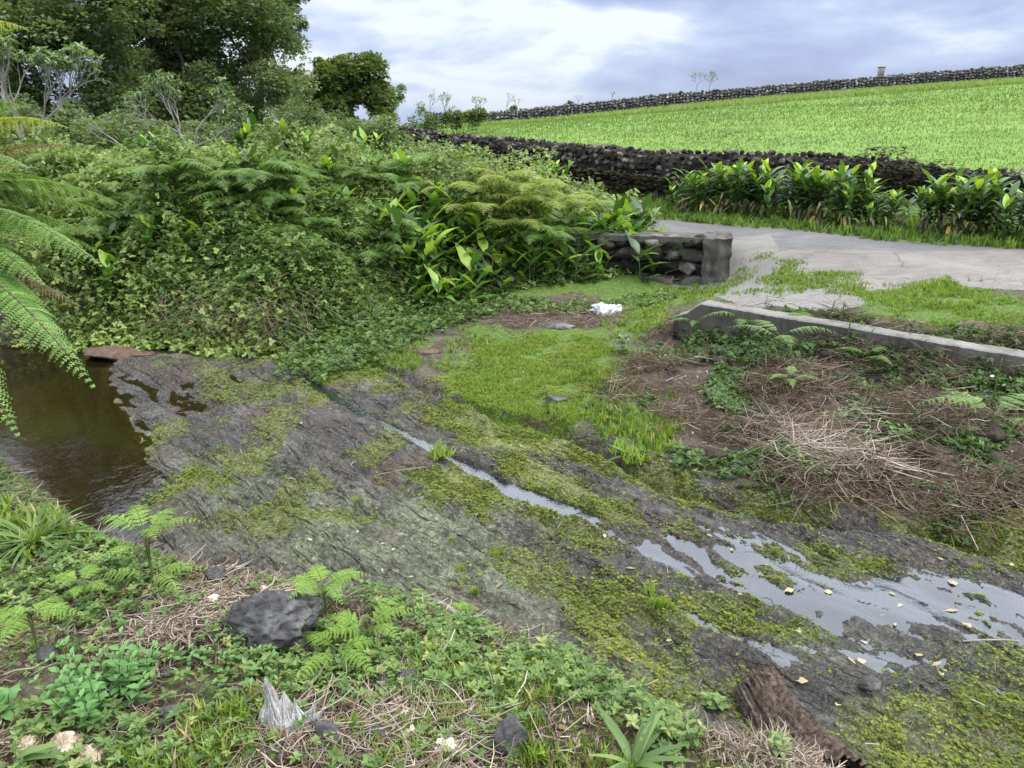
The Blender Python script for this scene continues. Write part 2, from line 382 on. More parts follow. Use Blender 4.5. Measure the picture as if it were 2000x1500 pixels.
def tuft_t(nb, wd, spread, seed):
    r = np.random.default_rng(seed); A = Acc()
    for k in range(nb):
        b = blade_t(wd*r.uniform(.7, 1.3), r.uniform(.15, .9)*spread)
        V = b[0]*np.array([1, 1, r.uniform(.5, 1)]); R = Rz(np.array([r.uniform(0, 2*PI)]))[0]
        A.add(V@R.T + np.array([*(r.uniform(-.5, .5, 2)*spread*.6), 0]), b[1])
    return np.concatenate(A.V), [np.concatenate(A.F3)]
def ico(sub):
    bm = bmesh.new(); bmesh.ops.create_icosphere(bm, subdivisions=sub, radius=1)
    V = np.array([v.co[:] for v in bm.verts]); Fc = np.array([[v.index for v in f.verts] for f in bm.faces]); bm.free(); return V, Fc
ICO = {k: ico(k) for k in (1, 2, 3, 4, 5)}
def stone_v(sub, seed, size, ang=.5, pit=0.0):
    V, Fc = ICO[sub]; r = np.random.default_rng(seed); P = V.copy()
    for _ in range(11 if ang < .8 else 18):                  # chop with random planes: angular lumps
        n = norm(r.normal(size=3)); c = r.uniform(.55, .92) if ang < .8 else r.uniform(.42, .8); d = P@n; P = P - np.maximum(0, d-c)[:, None]*n*ang*1.7
    P = P*(1 + .22*(vn3(V*1.9+r.uniform(0, 99), seed)-.5) + .14*(vn3(V*4.5+seed, seed+1)-.5))[:, None]
    if pit: P = P*(1 - pit*np.maximum(0, .5-vn3(V*9+seed, seed+2))*2 + pit*.6*(vn3(V*17+seed, seed+3)-.5))[:, None]
    return P*np.asarray(size), Fc

# ------------------------------------------------------------------ materials
def leafmat(name, stops, trans=.3, rough=.5, spec=.35, tcol=1.5, nscale=0, bmp=0):
    m, nt, out = newmat(name)
    c = ramp(nt, attr(nt, 'rnd'), stops)
    if nscale:
        n = noise(nt, geo_pos(nt), nscale, 3); c = mix(nt, .55, c, mix(nt, n, .55, 1.45), 'MULTIPLY')
    p = princ(nt, None, c, rough, None, spec)
    if bmp: nt.links.new(bump(nt, noise(nt, obj_pos(nt), bmp, 3), .4, .01), p.inputs['Normal'])
    t = nt.nodes.new('ShaderNodeBsdfTranslucent'); nt.links.new(mix(nt, 1.0, c, (tcol, tcol, tcol*.45), 'MULTIPLY'), t.inputs[0])
    ms = nt.nodes.new('ShaderNodeMixShader'); ms.inputs[0].default_value = trans
    nt.links.new(p.outputs[0], ms.inputs[1]); nt.links.new(t.outputs[0], ms.inputs[2]); nt.links.new(ms.outputs[0], out.inputs[0])
    return m
def simplemat(name, stops, scale=8, rough=.85, bmp=.5, bscale=25, bdist=.01, spec=.3, use_rnd=False, stretch=(1, 1, 1)):
    m, nt, out = newmat(name); p = mapping(nt, obj_pos(nt), stretch)
    f = noise(nt, p, scale, 6, .65)
    if use_rnd: f = math_(nt, 'ADD', math_(nt, 'MULTIPLY', f, .6), math_(nt, 'MULTIPLY', attr(nt, 'rnd'), .4))
    princ(nt, out, ramp(nt, f, stops), rough, bump(nt, noise(nt, p, bscale, 6, .7), bmp, bdist), spec)
    return m
M = {}
M['bramble'] = leafmat('bramble_leaves', [(0, (.06,.095,.025)), (.45, (.18,.25,.06)), (.8, (.33,.42,.11)), (.93, (.44,.53,.15)), (1, (.30,.22,.11))], .28, .42)
M['herb'] = leafmat('herb_leaves', [(0, (.045,.085,.025)), (.5, (.12,.20,.055)), (.85, (.21,.30,.085)), (1, (.32,.36,.13))], .32, .45)
M['mint'] = leafmat('mint_leaves', [(0, (.05,.13,.04)), (.5, (.11,.24,.07)), (1, (.18,.34,.10))], .3, .5)
M['fern'] = leafmat('bracken_leaflets', [(0, (.07,.13,.035)), (.5, (.17,.28,.075)), (1, (.29,.41,.12))], .35, .5)
M['fernm'] = leafmat('tree_fern_leaflets', [(0, (.07,.15,.03)), (.5, (.15,.27,.055)), (1, (.26,.39,.10))], .35, .5)
M['fernl'] = leafmat('young_fern_leaflets', [(0, (.10,.19,.03)), (.5, (.20,.34,.05)), (1, (.31,.44,.08))], .38, .5)
M['ferny'] = leafmat('yellowed_fern_leaflets', [(0, (.16,.22,.05)), (.5, (.30,.36,.08)), (1, (.42,.44,.15))], .38, .5)
M['ferndry'] = leafmat('dry_fern_leaflets', [(0, (.10,.08,.035)), (.5, (.20,.17,.08)), (1, (.32,.28,.15))], .3, .7)
M['ginger'] = leafmat('ginger_leaves', [(0, (.03,.070,.018)), (.5, (.075,.15,.038)), (.85, (.14,.24,.06)), (.93, (.22,.38,.03)), (1, (.34,.46,.05))], .25, .40, .4)
M['gingerl'] = leafmat('bright_ginger_leaves', [(0, (.05,.13,.025)), (.5, (.10,.23,.04)), (.85, (.16,.32,.06)), (.93, (.20,.33,.05)), (1, (.30,.42,.06))], .3, .42, .4)
M['gdry'] = leafmat('yellow_brown_ginger_leaves', [(0, (.05,.045,.022)), (.5, (.14,.13,.065)), (.85, (.26,.25,.10)), (1, (.50,.36,.06))], .3, .5)
M['grass'] = leafmat('grass_blades', [(0, (.06,.11,.02)), (.4, (.13,.22,.03)), (.75, (.24,.34,.05)), (.9, (.33,.38,.11)), (1, (.42,.36,.20))], .35, .5)
M['moss'] = leafmat('moss_cushions', [(0, (.06,.08,.02)), (.4, (.15,.185,.035)), (.75, (.26,.30,.06)), (1, (.38,.40,.11))], .25, .8, .1)
M['field'] = leafmat('field_grass_blades', [(0, (.09,.14,.035)), (.5, (.145,.225,.052)), (.85, (.19,.275,.068)), (1, (.33,.34,.18))], .35, .6)
M['treeleaf'] = leafmat('dark_tree_leaves', [(0, (.06,.09,.045)), (.5, (.16,.215,.10)), (1, (.27,.33,.17))], .38, .5)
M['roundleaf'] = leafmat('round_tree_leaves', [(0, (.06,.095,.035)), (.5, (.145,.20,.065)), (1, (.28,.34,.12))], .3, .5)
M['paleleaf'] = leafmat('pale_shrub_leaves', [(0, (.07,.12,.045)), (.5, (.15,.23,.10)), (1, (.30,.38,.22))], .3, .5)
M['straw'] = leafmat('dry_stalks', [(0, (.060,.040,.024)), (.4, (.16,.11,.070)), (.75, (.30,.24,.18)), (1, (.52,.45,.36))], .05, .7, .2, 1.0)
M['deadleaf'] = leafmat('dead_leaves', [(0, (.10,.055,.03)), (.4, (.20,.13,.07)), (.7, (.36,.30,.17)), (1, (.52,.46,.30))], .15, .6, .3, 1.0)
M['stem'] = simplemat('green_stem', [(.3, (.06,.09,.025)), (.7, (.12,.15,.05))], 9, .6)
M['brownstem'] = simplemat('brown_stem', [(.3, (.05,.03,.015)), (.7, (.13,.08,.04))], 9, .7)
M['bark'] = simplemat('dark_bark', [(.3, (.03,.025,.02)), (.7, (.10,.085,.07))], 5, .9, .8, 14, .04)
M['palebark'] = simplemat('pale_bark', [(.3, (.17,.16,.13)), (.7, (.33,.315,.27))], 6, .8)
M['lava'] = simplemat('porous_lava', [(.30, (.028,.027,.026)), (.5, (.115,.111,.107)), (.62, (.21,.205,.195)), (.75, (.36,.35,.335))], 9, .9, 1.0, 38, .03)
M['lavawall'] = simplemat('lava_wall_stone', [(.34, (.016,.013,.010)), (.50, (.062,.052,.043)), (.62, (.13,.113,.097)), (.76, (.29,.27,.245))], 4.5, .92, 1.0, 24, .05, use_rnd=True)
M['farstone'] = simplemat('grey_field_stone', [(.25, (.05,.05,.05)), (.5, (.15,.15,.145)), (.8, (.34,.34,.33))], 2.5, .95, .8, 9, .08, use_rnd=True)
M['mortar'] = simplemat('rough_mortar', [(.3, (.13,.12,.11)), (.7, (.30,.28,.25))], 6, .9, .8, 40, .02)
M['darkcore'] = simplemat('wall_core_rubble', [(.3, (.020,.017,.015)), (.7, (.05,.045,.04))], 6, .95, .8, 20, .03)
M['creeper'] = leafmat('wall_creeper', [(0, (.035,.030,.018)), (.5, (.075,.065,.035)), (.85, (.11,.12,.045)), (1, (.16,.19,.06))], .2, .7)
M['whiteplastic'] = simplemat('white_plastic', [(.3, (.62,.66,.68)), (.7, (.80,.83,.85))], 12, .35, .4, 30, .01)
M['whitewood'] = simplemat('bleached_rotten_wood', [(.28, (.12,.11,.10)), (.38, (.48,.45,.41)), (.5, (.74,.72,.68)), (.75, (.88,.86,.82))], 7, .9, 1.0, 16, .03, stretch=(3.5, 3.5, .7))
M['root'] = simplemat('pale_rotten_root', [(.28, (.22,.13,.07)), (.45, (.52,.40,.26)), (.6, (.72,.64,.48)), (.8, (.85,.80,.70))], 14, .85, 1.0, 45, .02)
M['cream'] = simplemat('cream_fungus', [(.3, (.55,.48,.32)), (.6, (.80,.76,.62))], 20, .8, .8, 60, .01)
M['clod'] = simplemat('dark_earth', [(.3, (.020,.014,.011)), (.6, (.075,.055,.042)), (.8, (.15,.12,.095))], 12, .95, 1.0, 40, .03)
M['cone'] = simplemat('brown_cone', [(.3, (.05,.03,.02)), (.7, (.16,.10,.07))], 20, .8)

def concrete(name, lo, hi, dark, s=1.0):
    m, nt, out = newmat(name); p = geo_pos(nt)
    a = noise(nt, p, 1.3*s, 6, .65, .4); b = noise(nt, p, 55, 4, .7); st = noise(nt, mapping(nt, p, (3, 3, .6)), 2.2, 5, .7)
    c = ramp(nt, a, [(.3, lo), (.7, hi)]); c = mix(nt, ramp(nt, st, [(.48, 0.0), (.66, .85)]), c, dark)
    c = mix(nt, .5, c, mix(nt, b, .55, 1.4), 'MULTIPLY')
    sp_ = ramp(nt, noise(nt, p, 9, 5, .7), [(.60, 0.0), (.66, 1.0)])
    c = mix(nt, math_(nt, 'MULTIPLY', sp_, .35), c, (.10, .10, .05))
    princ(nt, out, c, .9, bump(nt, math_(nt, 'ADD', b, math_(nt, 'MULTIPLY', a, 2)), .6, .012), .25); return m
M['conc'] = concrete('weathered_shaded_concrete', (.065,.06,.052), (.13,.123,.107), (.030,.027,.021))  # weathering stains, plus the shade on the low wall's face darkened into the colour
M['conctop'] = concrete('pale_concrete_top', (.15,.145,.128), (.255,.245,.215), (.10,.092,.078), 2)  # paler copy: the brighter light on the low wall's top is in the colour

# rock slab: dark lava, moss, algae, wet film
m, nt, out = newmat('wet_lava_slab'); M['slab'] = m
p = geo_pos(nt); pr = mapping(nt, p, (1, 1, 1), (0, 0, rad(45)))
ps_ = mapping(nt, pr, (.35, 1.6, 1))
n1 = noise(nt, p, 3.0, 8, .72); n2 = noise(nt, ps_, 6, 7, .7, .5); n3 = noise(nt, p, 28, 6, .75); n4 = noise(nt, p, 90, 4, .7)
k = math_(nt, 'ADD', math_(nt, 'MULTIPLY', n1, .35), math_(nt, 'ADD', math_(nt, 'MULTIPLY', n2, .35), math_(nt, 'MULTIPLY', n3, .30)))
c = ramp(nt, k, [(.37, (.011,.010,.008)), (.46, (.046,.040,.033)), (.54, (.100,.089,.075)), (.63, (.20,.182,.157)), (.73, (.37,.345,.30))])
c = mix(nt, ramp(nt, noise(nt, p, 2.1, 4, .6), [(.50, 0.0), (.64, .75)]), c, (.105, .068, .042), 'MIX')
ml = attr(nt, 'algae'); alg = ramp(nt, n3, [(.35, (.10,.115,.055)), (.6, (.22,.25,.14)), (.7, (.34,.38,.25))])
c = mix(nt, math_(nt, 'MULTIPLY', ml, ramp(nt, n1, [(.36, .15), (.56, 1.0)]), True), c, alg)
mo = attr(nt, 'moss'); mn = ramp(nt, math_(nt, 'ADD', mo, math_(nt, 'MULTIPLY', math_(nt, 'SUBTRACT', n3, .5), .9)), [(.30, 0.0), (.66, 1.0)])
mc = ramp(nt, math_(nt, 'ADD', math_(nt, 'MULTIPLY', n4, .6), math_(nt, 'MULTIPLY', n1, .4)), [(.38, (.055,.060,.015)), (.5, (.14,.16,.03)), (.62, (.24,.27,.055)), (.72, (.33,.34,.10))])
c = mix(nt, mn, c, mc)
c = mix(nt, math_(nt, 'MULTIPLY', attr(nt, 'wet'), .30), c, (.05, .05, .045))
lit = ramp(nt, n4, [(.60, 0.0), (.66, .55)]); c = mix(nt, math_(nt, 'MULTIPLY', lit, .5), c, (.34, .31, .24))
c = mix(nt, .85, c, ramp(nt, math_(nt, 'ADD', math_(nt, 'MULTIPLY', n4, .5), math_(nt, 'MULTIPLY', n3, .5)), [(.36, .35), (.5, 1.0), (.62, 1.9)]), 'MULTIPLY')
rg1 = math_(nt, 'ABSOLUTE', math_(nt, 'SUBTRACT', noise(nt, mapping(nt, pr, (.5, 2.6, 1), loc=(3, 1, 0)), 3.5, 3, .5, .8), .5)); rg1 = math_(nt, 'MINIMUM', math_(nt, 'MULTIPLY', rg1, 9), 1.0)
rg2 = math_(nt, 'ABSOLUTE', math_(nt, 'SUBTRACT', noise(nt, mapping(nt, pr, (.8, 2.0, 1), loc=(7, 4, 0)), 9, 3, .5, .6), .5)); rg2 = math_(nt, 'MINIMUM', math_(nt, 'MULTIPLY', rg2, 7), 1.0)
hb = math_(nt, 'ADD', math_(nt, 'ADD', math_(nt, 'MULTIPLY', n3, .9), math_(nt, 'MULTIPLY', n4, .25)), math_(nt, 'ADD', math_(nt, 'MULTIPLY', n2, 1.0), math_(nt, 'ADD', math_(nt, 'MULTIPLY', rg1, .9), math_(nt, 'MULTIPLY', rg2, .18))))
ro = math_(nt, 'MULTIPLY', mix(nt, attr(nt, 'wet'), .85, .45), ramp(nt, n1, [(.35, .30), (.6, .75)]))
princ(nt, out, c, ro, bump(nt, hb, 1.0, .040), .6)

# soil with litter, and green growth
m, nt, out = newmat('soil'); M['soil'] = m
p = geo_pos(nt); n1 = noise(nt, p, 4, 7, .7); n3 = noise(nt, p, 38, 6, .75, .6); n5 = noise(nt, p, 13, 6, .7)
k = math_(nt, 'ADD', math_(nt, 'MULTIPLY', n1, .5), math_(nt, 'MULTIPLY', n3, .5))
c = ramp(nt, k, [(.36, (.022,.017,.013)), (.48, (.070,.053,.042)), (.57, (.14,.11,.085)), (.68, (.28,.235,.19))])
g = ramp(nt, math_(nt, 'ADD', attr(nt, 'green'), math_(nt, 'MULTIPLY', math_(nt, 'SUBTRACT', n5, .5), 1.0)), [(.40, 0.0), (.58, 1.0)])
c = mix(nt, g, c, ramp(nt, n3, [(.35, (.045,.075,.015)), (.52, (.10,.17,.03)), (.65, (.19,.27,.055))]))
princ(nt, out, c, .92, bump(nt, math_(nt, 'ADD', n3, math_(nt, 'MULTIPLY', n5, 1.5)), .9, .025), .25)

# pasture
m, nt, out = newmat('pasture'); M['pasture'] = m
p = geo_pos(nt); n1 = noise(nt, p, .22, 6, .65, .5); n2 = noise(nt, mapping(nt, p, (.6, 1.4, 1)), 1.3, 6, .7); n3 = noise(nt, mapping(nt, p, (1, .35, 1)), 9, 5, .8)
k = math_(nt, 'ADD', math_(nt, 'MULTIPLY', n1, .35), math_(nt, 'ADD', math_(nt, 'MULTIPLY', n2, .35), math_(nt, 'MULTIPLY', n3, .3)))
c = ramp(nt, k, [(.36, (.07,.12,.028)), (.46, (.13,.215,.04)), (.56, (.18,.30,.055)), (.64, (.24,.31,.09)), (.74, (.32,.34,.16))])
princ(nt, out, c, .9, bump(nt, math_(nt, 'ADD', n3, n2), .7, .12), .2)

def roadmat(name, stops, crack, stain, dirt):
    m, nt, out = newmat(name); p = geo_pos(nt)
    n1 = noise(nt, p, .9, 6, .7, .6); n3 = noise(nt, p, 60, 5, .85); n2 = noise(nt, mapping(nt, p, (.8, 3.2, 1), (0, 0, rad(38))), 3, 6, .75)
    k = math_(nt, 'ADD', math_(nt, 'MULTIPLY', n1, .35), math_(nt, 'ADD', math_(nt, 'MULTIPLY', n3, .35), math_(nt, 'MULTIPLY', n2, .30)))
    c = ramp(nt, k, stops)
    c = mix(nt, ramp(nt, n2, [(.54, 0.0), (.66, stain)]), c, dirt)
    v = nt.nodes.new('ShaderNodeTexVoronoi'); v.feature = 'DISTANCE_TO_EDGE'; v.inputs['Scale'].default_value = 1.1
    va = nt.nodes.new('ShaderNodeVectorMath'); va.operation = 'ADD'; nt.links.new(p, va.inputs[0]); nt.links.new(mix(nt, 1.0, noise(nt, p, 3, 5, .7), 1.0, 'MULTIPLY'), va.inputs[1])
    nt.links.new(va.outputs[0], v.inputs['Vector'])
    c = mix(nt, math_(nt, 'MULTIPLY', ramp(nt, v.outputs['Distance'], [(0.0, 1.0), (.02, 0.0)]), crack), c, (.07, .06, .05))
    princ(nt, out, c, .88, bump(nt, n3, .6, .008), .3); return m
M['asphalt'] = roadmat('old_asphalt', [(.35, (.07,.067,.065)), (.5, (.135,.13,.126)), (.62, (.21,.20,.195)), (.7, (.34,.33,.315))], .35, .3, (.12, .11, .10))
M['apron'] = roadmat('pale_concrete_road', [(.35, (.10,.09,.08)), (.5, (.185,.17,.152)), (.65, (.29,.27,.243))], .7, .55, (.22, .16, .12))
M['ramp'] = roadmat('rough_concrete_ramp', [(.35, (.10,.095,.085)), (.5, (.18,.172,.155)), (.65, (.28,.27,.245))], .3, .5, (.13, .12, .08))

def watermat(name, tint, rscale, bs, rough=.03, ior=1.33, murk=None):
    m, nt, out = newmat(name); p = geo_pos(nt)
    nb = bump(nt, math_(nt, 'ADD', noise(nt, mapping(nt, p, (1, 1, 1), (0, 0, rad(45))), rscale, 4, .6, .6), math_(nt, 'MULTIPLY', noise(nt, p, rscale*4, 3, .6), .25)), bs, .02)
    fr = nt.nodes.new('ShaderNodeFresnel'); fr.inputs[0].default_value = ior; nt.links.new(nb, fr.inputs[1])
    gl = nt.nodes.new('ShaderNodeBsdfGlossy'); gl.inputs['Roughness'].default_value = rough; gl.inputs['Color'].default_value = (.96, .97, 1, 1); nt.links.new(nb, gl.inputs['Normal'])
    tr = nt.nodes.new('ShaderNodeBsdfTransparent'); tr.inputs[0].default_value = (*tint, 1)
    base_ = tr.outputs[0]
    if murk:
        df = nt.nodes.new('ShaderNodeBsdfDiffuse'); df.inputs[0].default_value = (*murk[0], 1)
        m2 = nt.nodes.new('ShaderNodeMixShader'); m2.inputs[0].default_value = murk[1]
        nt.links.new(tr.outputs[0], m2.inputs[1]); nt.links.new(df.outputs[0], m2.inputs[2]); base_ = m2.outputs[0]
    ms = nt.nodes.new('ShaderNodeMixShader'); nt.links.new(fr.outputs[0], ms.inputs[0]); nt.links.new(base_, ms.inputs[1]); nt.links.new(gl.outputs[0], ms.inputs[2])
    nt.links.new(ms.outputs[0], out.inputs[0]); return m
M['pool'] = watermat('brown_pool_water', (.55, .42, .24), 6, .15, .02, 1.36, ((.030, .022, .010), .22))
M['stream'] = watermat('thin_clear_water', (.80, .84, .82), 26, .15, .05, 2.25, ((.20, .26, .28), .05))

# ------------------------------------------------------------------ terrain: one height field cut into ground, slab, pasture, road
def axis(segs):
    out = [segs[0][0]]
    for a, b, s0, s1 in segs:
        x = a
        while x < b - 1e-6:
            t = (x-a)/(b-a); x = min(b, x + s0 + (s1-s0)*t); out.append(x)
    return np.array(out)
QF = 1.0
XS = axis([(-300, -12, 40, 3), (-12, -5, .5, .06), (-5, 6, .016*QF, .016*QF), (6, 10, .05, .15), (10, 60, .4, 3), (60, 300, 10, 40)])
YS = axis([(-60, 0, 15, 1.5), (0, 1.3, .4, .05), (1.3, 5, .011*QF, .014*QF), (5, 9, .018*QF, .026*QF), (9, 15, .03, .04), (15, 34, .12, .4), (34, 100, .8, 4), (100, 500, 20, 60)])
GX, GY = np.meshgrid(XS, YS); gx, gy = GX.ravel(), GY.ravel()
gz = height(gx, gy)
sm_ = slabmask(gx, gy); bdg = below(gx, gy, BANK); slab_here = sm_*(1-sst(0.02, .2, bdg))
def pmask(pts, soft=.15, z=.03, X=None, Y=None, n=1.0, sc=3.5):
    X = gx if X is None else X; Y = gy if Y is None else Y
    P = W0(pts, z); b = (X > P[:, 0].min()-1) & (X < P[:, 0].max()+1) & (Y > P[:, 1].min()-1) & (Y < P[:, 1].max()+1)
    r = np.zeros(X.shape); x, y = X[b], Y[b]
    r[b] = sst(-soft, soft, poly_sd(x, y, P) + n*.5*(fbm(x*sc, y*sc, 4, 71)-.5)); return r
GR = [  # lush growth on and beside the slab
 ([(940,655),(1150,640),(1195,670),(1180,700),(1250,760),(1240,830),(1110,835),(1000,800),(880,770),(862,742),(925,705)], 1.0),
 ([(820,800),(880,778),(1000,812),(1180,880),(1290,925),(1480,975),(1420,995),(1300,965),(1200,925),(1080,892),(1000,885),(920,862)], 1.0),
 ([(985,890),(1060,898),(1200,955),(1245,1000),(1150,992),(1040,955)], .9),
 ([(770,928),(900,915),(1000,955),(1145,1010),(1145,1050),(1030,1030),(900,980)], .8),
 ([(1240,1150),(1330,1118),(1480,1130),(1590,1200),(1500,1215),(1350,1185),(1260,1180)], 1.0),
 ([(1720,998),(1900,1015),(2060,1040),(2060,1085),(1850,1062),(1740,1035)], 1.0),
 ([(1590,1060),(1720,1065),(1770,1098),(1680,1102)], .9),
 ([(1690,1330),(1900,1270),(2080,1255),(2150,1600),(1640,1600),(1560,1460),(1640,1400)], .55),
 ([(1180,1240),(1330,1230),(1480,1330),(1420,1400),(1250,1330)], .42),
 ([(1820,1010),(1830,1260),(2050,1400),(2080,1250)], .15),
 ([(570,715),(700,700),(780,735),(760,765),(640,750)], .75),
 ([(340,935),(380,905),(440,920),(420,965),(340,975)], .75),
 ([(430,745),(530,735),(530,755),(440,785)], .6),
 ([(560,760),(640,765),(640,795),(590,795)], .7),
 ([(1080,1100),(1240,1140),(1230,1220),(1130,1200)], .6),
 ([(1450,960),(1680,990),(1560,1010),(1440,985)], .8)]
ALG = [([(330,900),(560,900),(640,960),(620,1060),(480,1100),(330,1060)], .55), ([(560,960),(900,960),(1080,1060),(1000,1200),(700,1180),(520,1100)], .9),
       ([(1440,1150),(1700,1170),(1900,1260),(1780,1300),(1560,1250)], .5), ([(900,1060),(1100,1090),(1400,1330),(1150,1270)], .5)]
WET = [([(980,1020),(1130,990),(1400,1000),(1700,1030),(2100,1080),(2150,1450),(1750,1420),(1600,1380),(1350,1220),(1050,1110)], 1.0),
       ([(220,690),(560,700),(520,760),(330,830),(235,850)], 1.0), ([(560,720),(720,800),(1100,980),(1060,1010),(700,830)], .5), ([(280,900),(380,880),(400,1060),(300,1100)], .7), ([(560,850),(700,820),(720,830),(600,930)], .8)]
moss = np.zeros(gx.shape); alg = np.zeros(gx.shape); wet = np.full(gx.shape, .12)
for P_, a in GR: moss = np.maximum(moss, a*pmask(P_))
for P_, a in ALG: alg = np.maximum(alg, a*pmask(P_, .3))
for P_, a in WET: wet = np.maximum(wet, a*pmask(P_, .2))
nearm = (np.abs(gx) < 8) & (gy < 12)
moss = np.where(nearm, np.maximum(moss, .55*sst(.52, .68, fbm(gx*2.2, gy*2.2, 4, 81))), moss)
green = np.where(gy > 9, .65, .45) + .3*(fbm(gx*1.2, gy*1.2, 3, 83)-.5)
LAWN = [(1470,502),(1600,528),(1720,556),(1850,552),(1960,590),(2100,610),(2100,715),(1850,668),(1620,620),(1560,600),(1690,590),(1640,570),(1500,530)]
green = np.maximum(green, 1.0*pmask(LAWN, .15, .56))
green = np.maximum(green, moss); green = green*(1-.8*pmask([(1290,665),(1500,640),(1700,700),(2150,760),(2150,1035),(1750,990),(1480,935),(1330,860),(1250,760)], .3, .12))
green = np.where(bdg > 0, .42, green); green = green*(1-.7*pmask([(900,600),(1180,585),(1200,640),(1000,645)], .2, .12))
# faces
nx, ny = len(XS), len(YS)
i = np.arange(ny-1)[:, None]*nx; j = np.arange(nx-1)[None]
Q = np.stack([i+j, i+j+1, i+nx+j+1, i+nx+j], -1).reshape(-1, 4)
cx, cy = gx[Q].mean(1), gy[Q].mean(1)
wob = .06*(fbm(cx*6, cy*6, 3, 95)-.5)
f_slab = (slab_here[Q].mean(1) > .45) & (cy < 9)
rd_d = below(cx, cy, ROADL)+wob
f_road = (roadm(cx+wob, cy+wob) > .5) & (cy > 3.5) & (cy < 30)
APR = W0([(1500,497),(1700,499),(2000,501),(2600,520),(2700,640),(2000,568),(1850,552),(1700,550),(1600,530),(1520,507)], .62)
APR = np.array([list(q) for q in APR]); f_apr = (poly_sd(cx, cy, APR)+wob > 0) & (cx < 10)
RMP = W0([(1395,548),(1428,500),(1500,497),(1520,530),(1610,560),(1700,598),(1600,612),(1520,600),(1440,572)], .45)
f_rmp = (poly_sd(cx, cy, RMP)+wob > 0) & ~f_apr
f_road = f_road & ~f_apr & ~f_rmp
WL = np.array([(-8, 45), (-3.56, 26.6), (-1.9, 22.8), (-1.2, 20.7), (.1, 17.8), (1.05, 16.1), (1.95, 15.2), (2.8, 14.65), (4.4, 14.1), (6.1, 13.7), (7.9, 13.2), (12, 11.2), (26, 3)])   # near field wall
fd = -below(cx, cy, WL); f_past = (fd > 0) & (cy > 8) & (cx > -6) & ~f_road
f_past |= (cy > 40) | ((cx > 15) & (cy > np.interp(cx, WL[:, 0], WL[:, 1])))
cls = np.zeros(len(Q), int); cls[f_past] = 5; cls[f_slab] = 1; cls[f_road] = 2; cls[f_apr] = 3; cls[f_rmp] = 4
VV = np.stack([gx, gy, gz], -1)
for k, nm, mt in ((0, 'ground', 'soil'), (1, 'rock_slab', 'slab'), (2, 'road', 'asphalt'), (3, 'concrete_pavement', 'apron'), (4, 'concrete_ramp', 'ramp'), (5, 'pasture', 'pasture')):
    q = Q[cls == k]; u, inv = np.unique(q, return_inverse=True); A = Acc(); A.add(VV[u], [inv.reshape(-1, 4)])
    o = A.build(nm, M[mt], smooth=True, attrs={'moss': moss[u], 'algae': alg[u], 'wet': wet[u], 'green': green[u]}); tag(o, kind='structure')

# water: the pool is flat, the stream is a thin sheet that the rock pokes through
def sheet(name, mask_fn, zfn, xr, yr, st, mat):
    X, Y = np.meshgrid(np.arange(*xr, st), np.arange(*yr, st)); x, y = X.ravel(), Y.ravel()
    mk = mask_fn(x, y); z = zfn(x, y, mk); n = X.shape[1]
    i = np.arange(X.shape[0]-1)[:, None]*n; j = np.arange(n-1)[None]
    q = np.stack([i+j, i+j+1, i+n+j+1, i+n+j], -1).reshape(-1, 4); q = q[mk[q].min(1) > .01]
    u, inv = np.unique(q, return_inverse=True); A = Acc(); A.add(np.stack([x, y, z], -1)[u], [inv.reshape(-1, 4)])
    return tag(A.build(name, mat, smooth=True), kind='structure')
PW = W0([(-900,1000),(-900,640),(150,655),(290,690),(575,700),(575,722),(500,750),(400,800),(345,860),(320,900),(330,1000),(340,1120),(180,1110),(40,985),(-100,950)], 0)
sheet('pool_water', lambda x, y: (poly_sd(x, y, PW) > 0).astype(float), lambda x, y, m: 0*x + .012, (-9, -1.6), (2.8, 8.6), .04, M['pool'])
SW = [([(985,1035),(1130,985),(1260,1010),(1330,985),(1500,1005),(1700,1030),(1800,1040),(2100,1090),(2150,1300),(2150,1420),(1880,1330),(1750,1330),(1650,1440),(1480,1300),(1300,1190),(1180,1120),(1040,1110)], 1.0)]
def smask(x, y):
    m = np.zeros(x.shape)
    for P_, a in SW: m = np.maximum(m, a*pmask(P_, .22, -.02, x, y, .5))
    return m
def wfilm(x, y, m): return level(x, y) + rocky(x, y, True) - .10*(1-m) - .052 + .036*sst(.38, .62, fbm(x*1.5, y*1.5, 3, 207))
def level(x, y):                          # smooth slab surface without its relief
    z = height(x, y, False); return z
sheet('stream_water', smask, lambda x, y, m: wfilm(x, y, m), (-.2, 6.5), (1.2, 5.2), .025, M['stream'])
def chan(name, P, wid, dz, mat, fromz):
    A = Acc(); n = 160; t = np.linspace(0, len(P)-1, n); k = np.minimum(t.astype(int), len(P)-2); fr = (t-k)[:, None]
    C = P[k]*(1-fr)+P[k+1]*fr; T = norm(np.gradient(C, axis=0)); s = np.stack([T[:, 1], -T[:, 0]], -1)
    m = 7; V = []
    zc = level(C[:, 0], C[:, 1]) + dz
    for a in np.linspace(-1, 1, m): q = C + s*a*wid(t)[:, None]; V.append(np.column_stack([q, zc]))
    V = np.stack(V, 1).reshape(-1, 3); i = np.arange(n-1)[:, None]*m; j = np.arange(m-1)[None]
    A.add(V, [np.stack([i+j, i+j+1, i+m+j+1, i+m+j], -1).reshape(-1, 4)]); return tag(A.build(name, mat, smooth=True), kind='structure')
chan('channel_water', G1, lambda t:   .050+.011*t, -.028, M['stream'], 0)
#chan('brook_water', G1b[:8], lambda t: .08+.015*t, -.024, M['stream'], 0)

